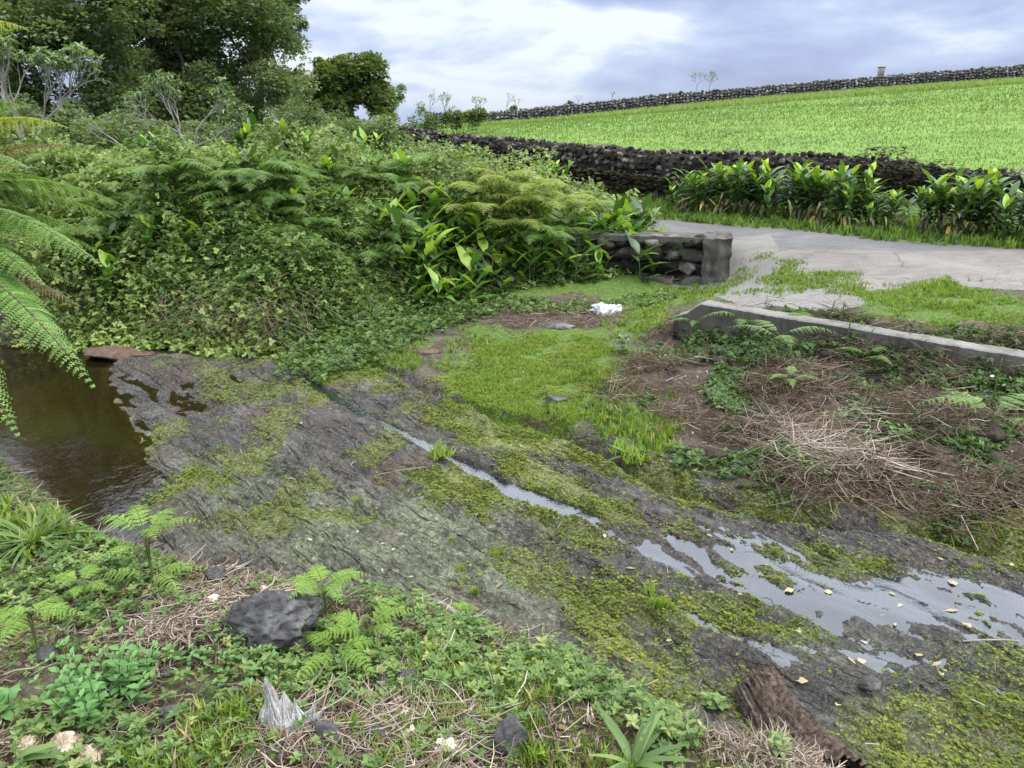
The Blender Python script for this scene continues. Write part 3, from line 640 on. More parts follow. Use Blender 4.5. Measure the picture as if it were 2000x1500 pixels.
# ------------------------------------------------------------------ scatter helpers
def proj(P):
    x, y, z = P[0], P[1], P[2]-CAMZ
    dep = y*cp - z*sp; up = y*sp + z*cp
    return 1000 + F*x/dep, 750 - F*up/dep
def where(P):
    x, y = proj(P); return '%d percent across and %d percent down the photo' % (round(min(max(x, 0), 2000)/20), round(min(max(y, 0), 1500)/15))
def scat(n, xr, yr, wf, r=rng, pw=1.0):      # n points with density wf; pw > 1 gathers them towards the near end
    out = []; got = 0
    while got < n:
        x = r.uniform(*xr, n*2); y = yr[0] + (yr[1]-yr[0])*r.uniform(0, 1, n*2)**pw
        k = (r.uniform(0, 1, n*2) < wf(x, y)) & (np.abs(x) < .74*y + .5); out.append(np.stack([x[k], y[k]], -1)); got += k.sum()
        if len(out) > 60: break
    return np.concatenate(out)[:n]
def onground(xy, dz=0): return np.column_stack([xy, height(xy[:, 0], xy[:, 1]) + dz])
def moss_at(x, y, s_=.22):
    m = np.zeros(x.shape)
    for P_, a in GR: m = np.maximum(m, a*pmask(P_, s_, .03, x, y))
    return m
def polym(pts, soft=.12, z=.1): return lambda x, y: pmask(pts, soft, z, x, y)
def uprights(n, lean, r=rng):              # matrices whose Y axis points nearly up: blades and stems
    d = norm(np.column_stack([r.normal(0, lean, (n, 2)), np.ones(n)])); s = norm(np.column_stack([r.normal(size=(n, 2)), np.zeros(n)]))
    nrm = norm(np.cross(s, d)); s = np.cross(d, nrm); return np.stack([s, d, nrm], -1)
def spin(n, tilt=.15, r=rng):              # matrices that keep Z up: tufts and rosettes
    R = Rz(r.uniform(0, 2*PI, n)); a = r.normal(0, tilt, n); c, s = np.cos(a), np.sin(a); o = np.ones(n); z = np.zeros(n)
    T = np.stack([np.stack([o, z, z], -1), np.stack([z, c, -s], -1), np.stack([z, s, c], -1)], -2); return T@R

TUFTS = [tuft_t(7, .10, .6, s) for s in (1, 2, 3)]
WIDE = [tuft_t(6, .16, 1.0, s) for s in (4, 5)]
def rosette(nl, wd, rise, seed, tmpl=None):
    r = np.random.default_rng(seed); A = Acc(); T = tmpl or RHOMB
    for k in range(nl):
        a = k*2.4 + r.uniform(-.3, .3); d = np.array([math.cos(a), math.sin(a), r.uniform(*rise)])
        fr = frames(d[None])[0]; L = r.uniform(.6, 1.0); A.add((T[0]*np.array([wd, 1, 1])*L)@fr.T + np.array([0, 0, r.uniform(0, .35)]), T[1])
    return np.concatenate(A.V), ([np.concatenate(A.F3)] if A.F3 else []) + ([np.concatenate(A.F4)] if A.F4 else [])
ROS = [rosette(7, .75, (.05, .8), s) for s in (1, 2, 3)]
LF2 = leaf_t(.55, .25, 2, .15)
HERB = [rosette(9, 1.0, (.0, .9), s, LF2) for s in (11, 12, 13)]
TRI = []
for s in (0, 1, 2):
    A = Acc(); r_ = np.random.default_rng(s)
    for a in (-1.15, 0, 1.15): A.add((RHOMB[0]*np.array([.85, 1, 1])*(.85 if a else 1.0))@Rz(np.array([a+r_.uniform(-.2, .2)]))[0].T + np.array([0, 0, r_.uniform(-.06, .06)]), RHOMB[1])
    TRI.append((np.concatenate(A.V), [np.concatenate(A.F3)]))
def stampmix(A, Ts, R, P, r, sc):
    n = len(P); k = np.arange(n) % len(Ts); sc = np.broadcast_to(sc, (n,)); r = np.broadcast_to(r, (n,))
    for q, T in enumerate(Ts):
        m = k == q; A.stamp(T, R[m], P[m], r[m], sc[m])

# ------------------------------------------------------------------ walls
def ztop(px, py, Y): d = ray(px, py); return CAMZ + d[2]/d[1]*Y
def drywall(name, label, path, tops, size, sub, mat, core, seed, skip=None, deep=.45):
    """path: world XY polyline; tops: (px, py) of the top edge in the photo, read as heights at that distance"""
    A = Acc(); C = Acc(); r = np.random.default_rng(seed); tp = np.array(tops, float)
    seg = np.sqrt((np.diff(path, axis=0)**2).sum(1)); L = np.concatenate([[0], np.cumsum(seg)]); s = 0; k = 0; prevs = []
    ss = np.arange(0, L[-1], size*.78); px_ = []
    X = np.interp(ss, L, path[:, 0]); Y = np.interp(ss, L, path[:, 1]); T = norm(np.column_stack([np.gradient(X), np.gradient(Y)])); Nn = np.column_stack([T[:, 1], -T[:, 0]])
    Nn = np.where((Nn[:, 1] > 0)[:, None], -Nn, Nn)                       # towards the camera
    zb = base(X, Y); pxs = 1000 + F*X/(Y*cp + (CAMZ-zb)*sp)
    zt = np.array([ztop(a, b, y) for a, b, y in zip(pxs, np.interp(pxs, tp[:, 0], tp[:, 1]), Y)])
    zlow = np.minimum(height(X+Nn[:, 0]*deep, Y+Nn[:, 1]*deep), height(X-Nn[:, 0]*deep, Y-Nn[:, 1]*deep))-.1
    for q in range(len(ss)):
        if skip and skip[0] < pxs[q] < skip[1]: continue
        top = zt[q] + size*.28*(r.uniform()-.5); z = top - size*.42
        row = 0
        while z > zlow[q]:
            for sd_ in ((1, 0) if row == 0 else (1, 0)):
                off = (deep*.5*(1-.25*(z-zlow[q])/(top-zlow[q]+.01)))*(1 if sd_ else -1)*(1 if row else .45)
                if not sd_ and row > 2: continue
                sz = size*r.uniform(.38, .66)*np.array([r.uniform(.9, 1.35), r.uniform(.7, 1.0), r.uniform(.6, .95)])
                V, Fc = stone_v(sub, int(r.integers(1e6)), sz, .85, .12)
                Rm = np.array(Matrix.Rotation(r.uniform(0, 6.28), 3, 'Z') @ Matrix.Rotation(r.uniform(-.5, .5), 3, 'X'))
                A.add(V@Rm.T + np.array([X[q]+Nn[q, 0]*off+r.normal()*size*.10, Y[q]+Nn[q, 1]*off+r.normal()*size*.08, z]), [Fc], r.uniform())
            z -= size*r.uniform(.48, .62); row += 1
    keep = np.ones(len(ss), bool) if not skip else ~((pxs > skip[0]) & (pxs < skip[1]))
    for q in range(len(ss)-1):
        if not (keep[q] and keep[q+1]): continue
        w_ = deep*.40; V = []
        for a in (q, q+1):
            for sg in (1, -1):
                V += [(X[a]+Nn[a, 0]*w_*sg, Y[a]+Nn[a, 1]*w_*sg, zlow[a]-.1), (X[a]+Nn[a, 0]*w_*sg*.6, Y[a]+Nn[a, 1]*w_*sg*.6, zt[a]-size*.55)]
        C.add(V, [np.array([(0, 4, 5, 1), (2, 3, 7, 6), (1, 5, 7, 3)])])
    root = thing(name, label, 'wall', (0, 0, 0))
    A.build('stonework', mat, root, smooth=False); C.build('rubble_core', core, root); return root
NW = np.array([(-3.9, 27.6), (-3.56, 26.2), (-1.92, 22.5), (-1.29, 20.4), (0, 17.6), (1.0, 15.9), (1.89, 15.0), (2.74, 14.45), (4.4, 13.9), (6.1, 13.5), (7.9, 13.0), (12, 11.0)])
drywall('stone_wall', 'long dark lava drystone wall between the road and the green pasture', NW,
        [(700,242),(785,245),(865,257),(885,260),(1000,266),(1100,275),(1200,282),(1300,290),(1500,292),(1650,300),(1750,306),(1850,326),(2000,326),(2200,330)], .16, 2, M['lavawall'], M['darkcore'], 3, (866, 884))
FW = np.array([(-6, 57), (12, 59.5), (26, 59.5), (40, 59.5), (56, 59.5)])
drywall('stone_wall', 'grey drystone wall along the hilltop against the sky', FW,
        [(850,216),(950,216),(1000,212),(1150,197),(1300,180),(1500,164),(1700,147),(1850,135),(2000,123),(2200,110)], .34, 1, M['farstone'], M['darkcore'], 5, None, .7)

# retaining wall at the road with its rendered end, and the low broken concrete wall
def boxmesh(A, c, ax, ay, az, r=.5, sub=(1, 1, 1), jit=0.0, seed=0):
    """box from a corner-less description: centre c, half vectors ax, ay, az; faces subdivided and roughened"""
    faces = [(ax, ay, az), (ax, ay, -np.array(az)), (ay, az, ax), (ay, az, -np.array(ax)), (az, ax, ay), (az, ax, -np.array(ay))]
    dims = {0: sub[0], 1: sub[1], 2: sub[2]}; ids = [(0, 1), (0, 1), (1, 2), (1, 2), (2, 0), (2, 0)]
    for (u, v, nn), (a, b) in zip(faces, ids):
        u, v, nn = map(lambda t: np.asarray(t, float), (u, v, nn)); na, nb = dims[a], dims[b]
        gu, gv = np.meshgrid(np.linspace(-1, 1, na+1), np.linspace(-1, 1, nb+1)); P = np.asarray(c)+gu.ravel()[:, None]*u+gv.ravel()[:, None]*v+nn
        if jit:
            P = P + jit*np.stack([vn3(P*9+seed, 1)-.5, vn3(P*9+seed, 2)-.5, vn3(P*9+seed, 3)-.5], -1) + jit*.5*np.stack([vn3(P*30+seed, 4)-.5, vn3(P*30+seed, 5)-.5, vn3(P*30+seed, 6)-.5], -1)
        i = np.arange(nb)[:, None]*(na+1); j = np.arange(na)[None]; q = np.stack([i+j, i+j+1, i+na+2+j, i+na+1+j], -1).reshape(-1, 4)
        if np.dot(np.cross(u, v), nn) < 0: q = q[:, ::-1]
        A.add(P, [q], r)
rw = thing('retaining_wall', 'lava stone retaining wall with a rendered concrete end beside the road', 'wall', (2.3, 10.3, .2))
rwo = np.array([2.3, 10.3, .2]); A = Acc(); r = np.random.default_rng(12)
T_ = norm(np.array([RETW[0]-RETW[-1]]))[0]; Nf = np.array([T_[1], -T_[0]]); Nf = Nf if Nf[1] < 0 else -Nf
ret_top = at(1400, 452, 0); 
for s_ in np.arange(.30, 4.1, .20):
    c0 = RETW[0]-T_*s_; zt_ = ztop(1300, 452, c0[1]) - .02; z = zt_-.09; row = 0
    while z > .1:
        szx = r.uniform(.12, .19); V, Fc = stone_v(3, int(r.integers(1e6)), (szx, .14, r.uniform(.085, .125)), .55)
        Rm = np.array(Matrix.Rotation(r.uniform(-.15, .15), 3, 'Z') @ Matrix.Rotation(r.uniform(-.25, .25), 3, 'Y'))
        P0 = np.array([*(c0+T_*r.uniform(-.05, .05)+Nf*(.10+.05*r.uniform())), z]) - rwo
        A.add(V@Rm.T+P0, [Fc], r.uniform()); z -= r.uniform(.15, .20); row += 1
A.build('stonework', M['lavawall'], rw)
A = Acc(); cen = RETW[0]-T_*2.1; zt_ = ztop(1300, 452, cen[1])
boxmesh(A, np.array([*cen, (zt_-.06+0)/2]) - rwo, (*(T_*1.85), 0), (*(Nf*.12), 0), (0, 0, (zt_-.06)/2), sub=(30, 4, 8), jit=.03)
A.build('mortar_core', M['darkcore'], rw)
A = Acc(); boxmesh(A, np.array([*(RETW[0]-T_*2.15), zt_-.030]) - rwo, (*(T_*1.92), 0), (*(Nf*.24), 0), (0, 0, .035), sub=(80, 6, 2), jit=.022)
A.build('cap', M['conc'], rw)
A = Acc(); ce = RETW[0]-T_*.12; boxmesh(A, np.array([*ce, (zt_+.02)/2+.02]) - rwo, (*(T_*.17), 0), (*(Nf*.27), 0), (0, 0, (zt_-.02)/2), sub=(10, 12, 20), jit=.06, seed=5)
boxmesh(A, np.array([*(ce-T_*.35+Nf*.12), .13]) - rwo, (*(T_*.6), 0), (*(Nf*.20), 0), (0, 0, .16), sub=(16, 6, 5), jit=.10, seed=8)
A.build('concrete_end', M['conc'], rw)

lw = thing('low_wall', 'low broken grey concrete wall running between grass and the dead stalks', 'wall', (1.62, 7.52, .2)); lo = np.array([1.62, 7.52, .2])
Ps = [at(1372, 590, 0), at(1560, 622, 0), at(1800, 668, 0), at(2000, 706, 0), at(2200, 745, 0)]
st = []
for (px, py) in [(1318, 600), (1345, 597), (1378, 590), (1450, 603), (1560, 625), (1680, 648), (1800, 668), (1900, 688), (2000, 706), (2150, 735), (2500, 802), (2750, 850)]:
    d = ray(px, py)                       # find the wall line under this pixel
    tt = np.arange(4, 12, .005); dd, _ = line_d(d[0]*tt, d[1]*tt, np.vstack([[1.2, 7.83], LOWW])); k = int(np.argmin(dd)); st.append([d[0]*tt[k], d[1]*tt[k], CAMZ+d[2]*tt[k]])
st = np.array(st); ts = np.linspace(0, len(st)-1, 320); kk = np.minimum(ts.astype(int), len(st)-2); fr_ = (ts-kk)[:, None]; LP = st[kk]*(1-fr_)+st[kk+1]*fr_
LP[:, 2] = np.interp(LP[:, 0], [LP[6, 0], LP[20, 0], LP[-1, 0]], [st[2, 2], st[3, 2], st[8, 2]])
A = Acc(); n_ = len(LP); Tt = norm(np.gradient(LP[:, :2], axis=0)); Nn = np.column_stack([-Tt[:, 1], Tt[:, 0]]); Nn = np.where((Nn[:, 1] < 0)[:, None], -Nn, Nn)
prof = [(0, -.65), (0, -.45), (0, -.3), (0, -.18), (0, -.08), (0, -.012), (.012, 0), (.05, .003), (.10, .0), (.15, .002), (.19, -.004), (.2, -.02), (.2, -.3), (.2, -.65)]
br = np.clip(1-(LP[:, 0]-LP[0, 0])/.22, 0, 1)
V = np.stack([np.column_stack([LP[:, :2]+Nn*a, LP[:, 2]+b - (.10*br + .16*br*vn2(LP[:, 0]*22, LP[:, 1]*5, 3))*(1 if b > -.3 else .2)]) for a, b in prof], 1).reshape(-1, 3)
V = V + .012*np.stack([vn3(V*5, 1)-.5, vn3(V*5, 2)-.5, .8*(vn3(V*5, 3)-.5)], -1) + .006*(vn3(V*30, 4)-.5)[:, None]
m_ = len(prof); i = np.arange(n_-1)[:, None]*m_; j = np.arange(m_-1)[None]; Q_ = np.stack([i+j, i+m_+j, i+m_+j+1, i+j+1], -1).reshape(-1, 4)
front = np.array([(q % m_ < 5) | (q % m_ > 11) for q in Q_[:, 0]])
A.add(V-lo, [Q_[front]]); cap_ = np.array([[k, k+1, m_-1-k] for k in range(0, 6)] + [[k+1, m_-2-k, m_-1-k] for k in range(0, 6)]); A.add(V[:m_]-lo, [cap_])
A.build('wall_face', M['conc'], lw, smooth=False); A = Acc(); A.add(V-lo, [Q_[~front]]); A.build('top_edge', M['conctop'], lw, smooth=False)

# ------------------------------------------------------------------ ferns
def frond(A, P0, P1, P2, width, npin, r, up=(0, 0, 1), peak=.35, sweep=.35, lob=.030, fill=1.0, jit=.08, droop=.15):
    """a twice-divided frond along a curve: pinnae on both sides, each with leaflets"""
    t = np.linspace(0, 1, 60); C = bez(P0, P1, P2, 60); T = norm(np.gradient(C, axis=0)); fr = frames(T, np.asarray(up, float))
    s0 = .10; ss_ = np.linspace(s0, .99, npin); P_, R_, L_, v_ = [], [], [], []
    for q, s in enumerate(ss_):
        f = min(59, int(s*59)); x = (s-s0)/(1-s0)
        wl = width/2*(min(1, (x/peak)**.6) if x < peak else max(.03, (1-(x-peak)/(1-peak)))**.85)
        for sg in (1, -1):
            wl2 = wl*(1+r.normal()*.06); a = sweep+r.normal()*jit
            d = norm(sg*fr[f, :, 0]*math.cos(a) + T[f]*math.sin(a) + fr[f, :, 2]*r.normal()*.06); nn = fr[f, :, 2]
            k = max(3, int(wl2/(lob*.55))); u = (np.arange(k)+.6)/k
            c = C[f] + d*(u*wl2)[:, None] - nn*(u**2*wl2*droop)[:, None] - np.array([0, 0, 1])*(u**2*wl2*droop)[:, None]
            wv = nn*0 + T[f]*(.0022+.004*width); mm = c[[0, len(c)//2, -1]]; A.add([C[f]-wv, C[f]+wv, mm[1]-wv*.6, mm[1]+wv*.6, mm[2], mm[2]+wv*.2], [np.array([(0, 1, 3, 2), (2, 3, 5, 4)])], .6)
            ll = lob*fill*(1-.75*u**1.5)*min(1, .35+wl2/width*1.6)
            dd = norm(d - nn*.3*u[:, None]*0)
            b = norm(np.cross(nn, dd))
            for s2 in (1, -1):
                dir_ = norm(b*s2 + dd*.55); P_.append(c); L_.append(ll); v_.append(np.full(k, r.uniform(.15, .85)))
                sd2 = norm(np.cross(dir_, nn)); R_.append(np.stack([sd2*.62, dir_, np.broadcast_to(nn, dir_.shape)], -1))
    P_ = np.concatenate(P_); R_ = np.concatenate(R_); L_ = np.concatenate(L_); v_ = np.concatenate(v_)
    A.stamp(RHOMB, R_, P_, v_ + r.normal(0, .08, len(v_)), L_); return C
def fern_plant(name, label, cat, seed, nf=4, stipe=.35, L=.5, width=.34, npin=20, mat='fern', lob=.022, loc=(0, 0, 0), rz=0, group=None, flat=.1, arr=None):
    r = np.random.default_rng(seed); root = thing(name, label, cat, loc, rz, group); S_ = Acc()
    for k in range(nf):
        a = (k*2*PI/nf + r.uniform(-.5, .5)) if arr is None else arr[k]; h = stipe*r.uniform(.7, 1.1); l = L*r.uniform(.75, 1.1); d = np.array([math.cos(a), math.sin(a), 0])
        P0 = d*.05*stipe + np.array([0, 0, h]); P1 = P0 + d*l*.5 + np.array([0, 0, l*(.28+flat)]); P2 = P0 + d*l + np.array([0, 0, l*flat])
        A = Acc(); C = frond(A, P0, P1, P2, width*r.uniform(.85, 1.1), npin, r, lob=lob, peak=.25); A.build('frond', M[mat], root)
        tube(S_, np.vstack([np.array([[0, 0, -.05]]), bez((0, 0, 0), (0, 0, h*.6), P0, 6), C[3::6]]), np.linspace(.0045, .001, 17)[:len(C[3::6])+7]*max(.8, L/.5), 5)
    S_.build('stipe', M['stem'], root); return root

# tree fern at the left edge: its crown is just outside the frame
crown = np.array([-3.35, 4.05, 1.75]); tf = thing('tree_fern', 'large tree fern reaching in from the left edge over the pool', 'tree fern', (crown[0], crown[1], H1(crown[0], crown[1])))
to = np.array(tf.location); A = Acc(); tube(A, [(0, 0, -.1), (.02, .03, .5), (-.02, 0, 1.0), crown-to+np.array([0, 0, .02])], [.11, .09, .085, .06], 12); A.build('trunk', M['bark'], tf)
r = np.random.default_rng(40)
TF = [  # tip pixel, distance, width, material, lift
 ((205,525), 3.75, .50, 'fernm', .30), ((250,405), 4.6, .55, 'fern', .32), ((185,465), 4.4, .5, 'fernm', .3), ((190,765), 3.45, .50, 'fernm', .26), ((40,860), 3.3, .45, 'fernm', .2),
 ((135,250), 4.0, .5, 'ferny', .38), ((60,60), 3.9, .5, 'ferny', .5), ((150,700), 4.0, .45, 'fern', .25), ((140,285), 3.8, .4, 'ferndry', .2), ((60,330), 3.5, .5, 'fern', .3), ((-40,620), 3.0, .5, 'fern', .3), ((160,600), 4.4, .42, 'ferndry', .15),
 ((230,430), 4.9, .5, 'fern', .3), ((160,380), 4.9, .5, 'fernm', .34), ((120,470), 4.2, .5, 'fern', .3), ((210,500), 5.0, .5, 'fern', .26), ((90,560), 3.6, .5, 'fernm', .24), ((60,210), 4.3, .5, 'fern', .4), ((150,560), 4.6, .45, 'fern', .25), 
 ((-500,500), 3.6, .5, 'fern', .4), ((-700,300), 4.4, .5, 'fern', .4), ((-300,100), 5.2, .5, 'fern', .4)]
for (px, py), t, wd, mt, lift in TF:
    tip = att(px, py, t); d = tip-crown; A = Acc(); mid = crown + d*.55 + np.array([0, 0, lift*np.linalg.norm(d)])
    C = frond(A, crown-to, mid-to, tip-to, wd*.88, 66, r, lob=.021, peak=.45, sweep=.34, fill=1.45, droop=.30)
    f = A.build('frond', M[mt], tf); B = Acc(); tube(B, C[::4], np.linspace(.008, .002, len(C[::4])), 5); B.build('stalk', M['brownstem'], f)

# ------------------------------------------------------------------ thicket on the mound: brambles (nobody could count them)
def fol(x, y): return np.maximum(.06, -.38 + 1.45*fbm(x*1.6, y*1.6, 3, 301) + .30*fbm(x*5, y*5, 2, 303))
def md_(x, y): return -below(x, y, MOUND)
def thick_w(x, y):
    d = md_(x, y) + .25*(fbm(x*2, y*2, 3, 310)-.5); lim = np.where(x < -1.0, 9.0, np.interp(x, [-1, 0, 1, 2.0, 2.2], [6, 3.0, 1.5, .8, .3]))
    return ((d > -.25) & (d < lim) & (x < 2.1) & (y < 17)).astype(float)
A = Acc(); n = 120000
xy = scat(n, (-9, 2.2), (7.3, 17), lambda x, y: thick_w(x, y)*np.where(y < 11, 1, .45), pw=1.35)
g0 = height(xy[:, 0], xy[:, 1], False); hh = fol(xy[:, 0], xy[:, 1])*sst(-.3, .35, md_(xy[:, 0], xy[:, 1]))*np.where(xy[:, 0] > .6, .6, 1)
u = rng.uniform(0, 1, len(xy))**.45; P = np.column_stack([xy, g0+hh*u+.02]); P[:, :2] += rng.normal(0, .05, (len(xy), 2))
hol = fbm(P[:, 0]*2.2+P[:, 2]*1.3, P[:, 1]*2.2-P[:, 2]*2.0, 3, 320); keep = rng.uniform(0, 1, len(P)) < sst(.33, .50, hol)+.12; P = P[keep]
dd = norm(rdir(len(P), -.5, .6)+np.array([0, -.25, 0])); cc = .12 + .5*rng.uniform(0, 1, len(P)) + .45*(fbm(P[:, 0]*.9, P[:, 1]*.9+P[:, 2], 2, 330)-.4)
cc = np.where(rng.uniform(0, 1, len(P)) < .02, .97, cc)
stampmix(A, TRI, frames(dd, norm(rdir(len(P), .1, 1)+np.array([0, -.35, .35]))), P, np.clip(cc, 0, 1), rng.uniform(.026, .060, len(P)))
bm_ = A.build('bramble_thicket', M['bramble']); tag(bm_, 'dense mass of dark green brambles covering the bank behind the pool', 'brambles', kind='stuff')
A = Acc()                                                                # pale bare runners hanging over the water's edge
for k in range(420):
    x = rng.uniform(-3.6, -1.9) if k < 300 else rng.uniform(-1.9, 1.8); y = np.interp(x, MOUND[:, 0], MOUND[:, 1]) + rng.uniform(-.15, .35); z0 = H1(x, y) + rng.uniform(.05, .55)
    p0 = np.array([x, y, z0]); p2 = p0 + np.array([rng.normal(0, .28), rng.uniform(-.25, .08), -rng.uniform(.05, z0)]); p1 = (p0+p2)/2 + np.array([rng.normal(0, .1), -.1, rng.uniform(0, .2)])
    tube(A, bez(p0, p1, p2, 6), .0022, 3, rng.uniform(.1, .75), cap=False)
tag(A.build('dead_runners', M['straw']), 'tangle of thin dry stems hanging at the foot of the thicket', 'dead stems', kind='stuff')

# leafy light green weeds spilling out between thicket and slab
A = Acc(); B = Acc(); WEED = [(535,690),(570,640),(640,590),(760,560),(900,575),(1130,585),(1300,570),(1310,585),(1180,600),(950,605),(800,650),(700,700),(560,715)]
xy = scat(6500, (-2.8, 2.4), (6.6, 10), polym(WEED, .08, .2)); P = onground(xy); P[:, 2] += rng.uniform(0, .22, len(P))*sst(.8, -1.5, xy[:, 0]+.0)*rng.uniform(0, 1, len(P))
stampmix(A, HERB, spin(len(P), .3), P, rng.uniform(.1, .8, len(P)), rng.uniform(.022, .055, len(P)))
xy = scat(4500, (-3.2, -.2), (7.6, 9.6), lambda x, y: ((md_(x, y) > -.5) & (md_(x, y) < .9)).astype(float)*sst(.42, .55, fbm(x*1.5, y*1.5, 2, 340)))
P = np.column_stack([xy, height(xy[:, 0], xy[:, 1], False)+fol(xy[:, 0], xy[:, 1])*sst(-.5, .5, md_(xy[:, 0], xy[:, 1]))*rng.uniform(.6, 1.15, len(xy))])
stampmix(A, HERB, spin(len(P), .4), P, rng.uniform(.05, .75, len(P)), rng.uniform(.022, .05, len(P)))
for cx_, cy_, n_, rr_ in [(640,520,2600,.75),(700,600,2200,.6),(480,560,1500,.45),(600,430,1300,.6),(250,380,1200,.6),(380,620,900,.4),(820,330,1200,.7),(560,320,1200,.8),(330,480,800,.4)]:   # fresher patches
    c_ = atg(cx_, cy_); xy = c_[:2]+rng.normal(0, rr_*.55, (n_, 2)); xy = xy[thick_w(xy[:, 0], xy[:, 1]) > 0]
    P = np.column_stack([xy, height(xy[:, 0], xy[:, 1], False)+fol(xy[:, 0], xy[:, 1])*sst(-.3, .35, md_(xy[:, 0], xy[:, 1]))*rng.uniform(.75, 1.12, len(xy))+.04]); stampmix(A, HERB, spin(len(P), .5), P, rng.uniform(.2, .95, len(P)), rng.uniform(.025, .06, len(P)))
tag(A.build('weeds', M['herb']), 'light green small-leaved weeds at the edge of the thicket', 'weeds', kind='stuff')

# ------------------------------------------------------------------ ginger plants
GL = [leaf_t(.28, .35, 6, .14, .15), leaf_t(.26, .6, 6, .18, .1), leaf_t(.31, .15, 6, .12, .2)]
def ginger(name, label, seed, ns=6, hgt=1.0, spread=.35, mat='ginger', dry=0, loc=(0, 0, 0), rz=0, group=None, ll=.30):
    r = np.random.default_rng(seed); root = thing(name, label, 'ginger plant', loc, rz, group); L_ = Acc(); S_ = Acc(); D = Acc()
    for k in range(ns):
        a = r.uniform(0, 2*PI); b = np.array([math.cos(a), math.sin(a), 0])*spread*r.uniform(.1, .7); h = hgt*r.uniform(.6, 1.0); top = b*1.7 + np.array([r.normal()*.08, r.normal()*.08, h])
        C = bez(b, b*1.1+np.array([0, 0, h*.6]), top, 14); tube(S_, C, np.linspace(.009, .004, 14), 5); pl = r.uniform(0, PI); nl = int(8*hgt/.9+3)
        for q in range(nl):
            s = .30 + .68*q/(nl-1); p = C[min(13, int(s*13))]; sg = 1 if q % 2 else -1; e = (1-s)*.9 + r.normal()*.12
            az = pl + (0 if sg > 0 else PI) + r.normal()*.35; d = np.array([math.cos(az)*math.cos(e*.4), math.sin(az)*math.cos(e*.4), .25+1.0*s**2]); fr = frames(norm(d)[None])[0]
            T = GL[r.integers(3)]; y_ = r.uniform(0, .82) if s < .85 or r.uniform() < .55 else r.uniform(.9, 1.0)
            L_.add((T[0]*ll*r.uniform(.75, 1.15))@fr.T + p, T[1], y_)
    for k in range(dry):
        a = r.uniform(-PI, 0) if dry > 8 else r.uniform(0, 2*PI); p = np.array([math.cos(a)*spread*.8, math.sin(a)*spread*.9, r.uniform(.10, .42)]); d = np.array([math.cos(a)+r.normal()*.5, math.sin(a)+r.normal()*.4, r.uniform(-.9, .1)]); fr = frames(norm(d)[None])[0]
        T = GL[r.integers(3)]; D.add((T[0]*np.array([.6, 1, 1])*ll*r.uniform(.6, 1.0))@fr.T + p, T[1], r.uniform(0, 1)**1.3)
    L_.build('leaves', M[mat], root, smooth=True); S_.build('stem', M['stem'], root)
    if dry: D.build('withered_leaves', M['gdry'], root, smooth=True)
    return root
gv = [ginger('ginger_plant', 'x', 100+k, 13+k, .98, .6, 'ginger', 16+6*k, (0, -50, 0), ll=.36) for k in range(4)]
row = [(1310,418,.60),(1350,425,.78),(1405,425,.90),(1455,430,.74),(1500,436,.95),(1555,440,.80),(1600,446,.98),(1650,452,.80),(1700,456,.62),(1800,464,.72),(1845,468,.95),(1890,474,.74),(1950,478,.98),(2015,486,.80),(2080,490,.9)]
words_ = ['first','second','third','fourth','fifth','sixth','seventh','eighth','ninth','tenth','eleventh','twelfth','thirteenth','fourteenth','fifteenth']
used = set()
def put_g(protos, k, loc, rz, label, group, sc):
    p = protos[k % len(protos)]
    if id(p) not in used:
        used.add(id(p)); p.location = tuple(loc); p.rotation_euler = (0, 0, rz); p.scale = (sc,)*3; p['label'] = label; p['group'] = group; return p
    return dup(p, loc, rz, label, group, sc)
for k, (px, py, sc) in enumerate(row):
    d = ray(px, py); g = atg(px, py-2); v = np.array([.45, .55]); o_ = rng.uniform(.75, 1.35); x, y = g[0]+v[0]*.55*o_, g[1]+v[1]*.62*o_
    put_g(gv, k, (x, y, H1(x, y)), rng.uniform(-.5, .5), 'tall ginger clump with yellowed lower leaves before the lava wall, %s from the left' % words_[k], 'ginger clumps along the far road verge', sc*.88)
for px, py, sc in [(1065,395,.75),(900,370,.8)]:
    g = atg(px, py); dup(gv[1], (g[0], g[1], H1(g[0], g[1])-.05), 1.2, 'lone ginger clump below the lava wall, ' + where(g), 'ginger clumps left of the road', sc)
gs = [ginger('ginger_plant', 'x', 150+k, 5 if k % 2 else 3, .66, .20, 'gingerl' if k in (0, 2) else 'ginger', 0, (0, -50, 0), ll=.30) for k in range(4)]
def surf(px, py, dz=.0):                   # a pixel's ray against the top of the thicket
    d = ray(px, py); t = np.arange(6, 24, .03); X, Y = d[0]*t, d[1]*t; Z = CAMZ+d[2]*t
    hz = height(X, Y, False) + fol(X, Y)*.85*sst(-.3, .35, md_(X, Y))*np.where(X > .6, .6, 1); k = int(np.argmax(Z < hz)) or len(t)-1
    return np.array([X[k], Y[k], hz[k]+dz])
gp = [(1165,520),(1200,500),(1225,525),(1250,545),(1140,500),(1010,560),(990,530),(1030,545),(950,520),(890,540),(830,560),(820,500),(850,520),(770,500),(905,600),(810,600),(440,480),(400,450),(370,500),(230,500),(250,440),(180,520),(215,560),(640,350),(720,340),(470,350),(390,400),(430,370),(800,345),(830,400),(860,440),(880,410),(700,300),(560,290),(600,300),(480,290),(300,310),(760,320),(780,460),(930,470),(1060,500),(1100,520),(1090,470),(330,430),(560,420),(1280,545),(1180,545),(1110,550),(1060,555),(960,560),(920,575),(870,590),(780,540),(740,480),(1150,470),(1190,470),(1220,490),(860,480),(790,440),(970,500),(1010,510),(930,540),(840,610),(1240,495),(1265,505),(1232,462),(1215,480),(1200,450),(650,420),(510,430),(290,480),(350,380),(200,450)]
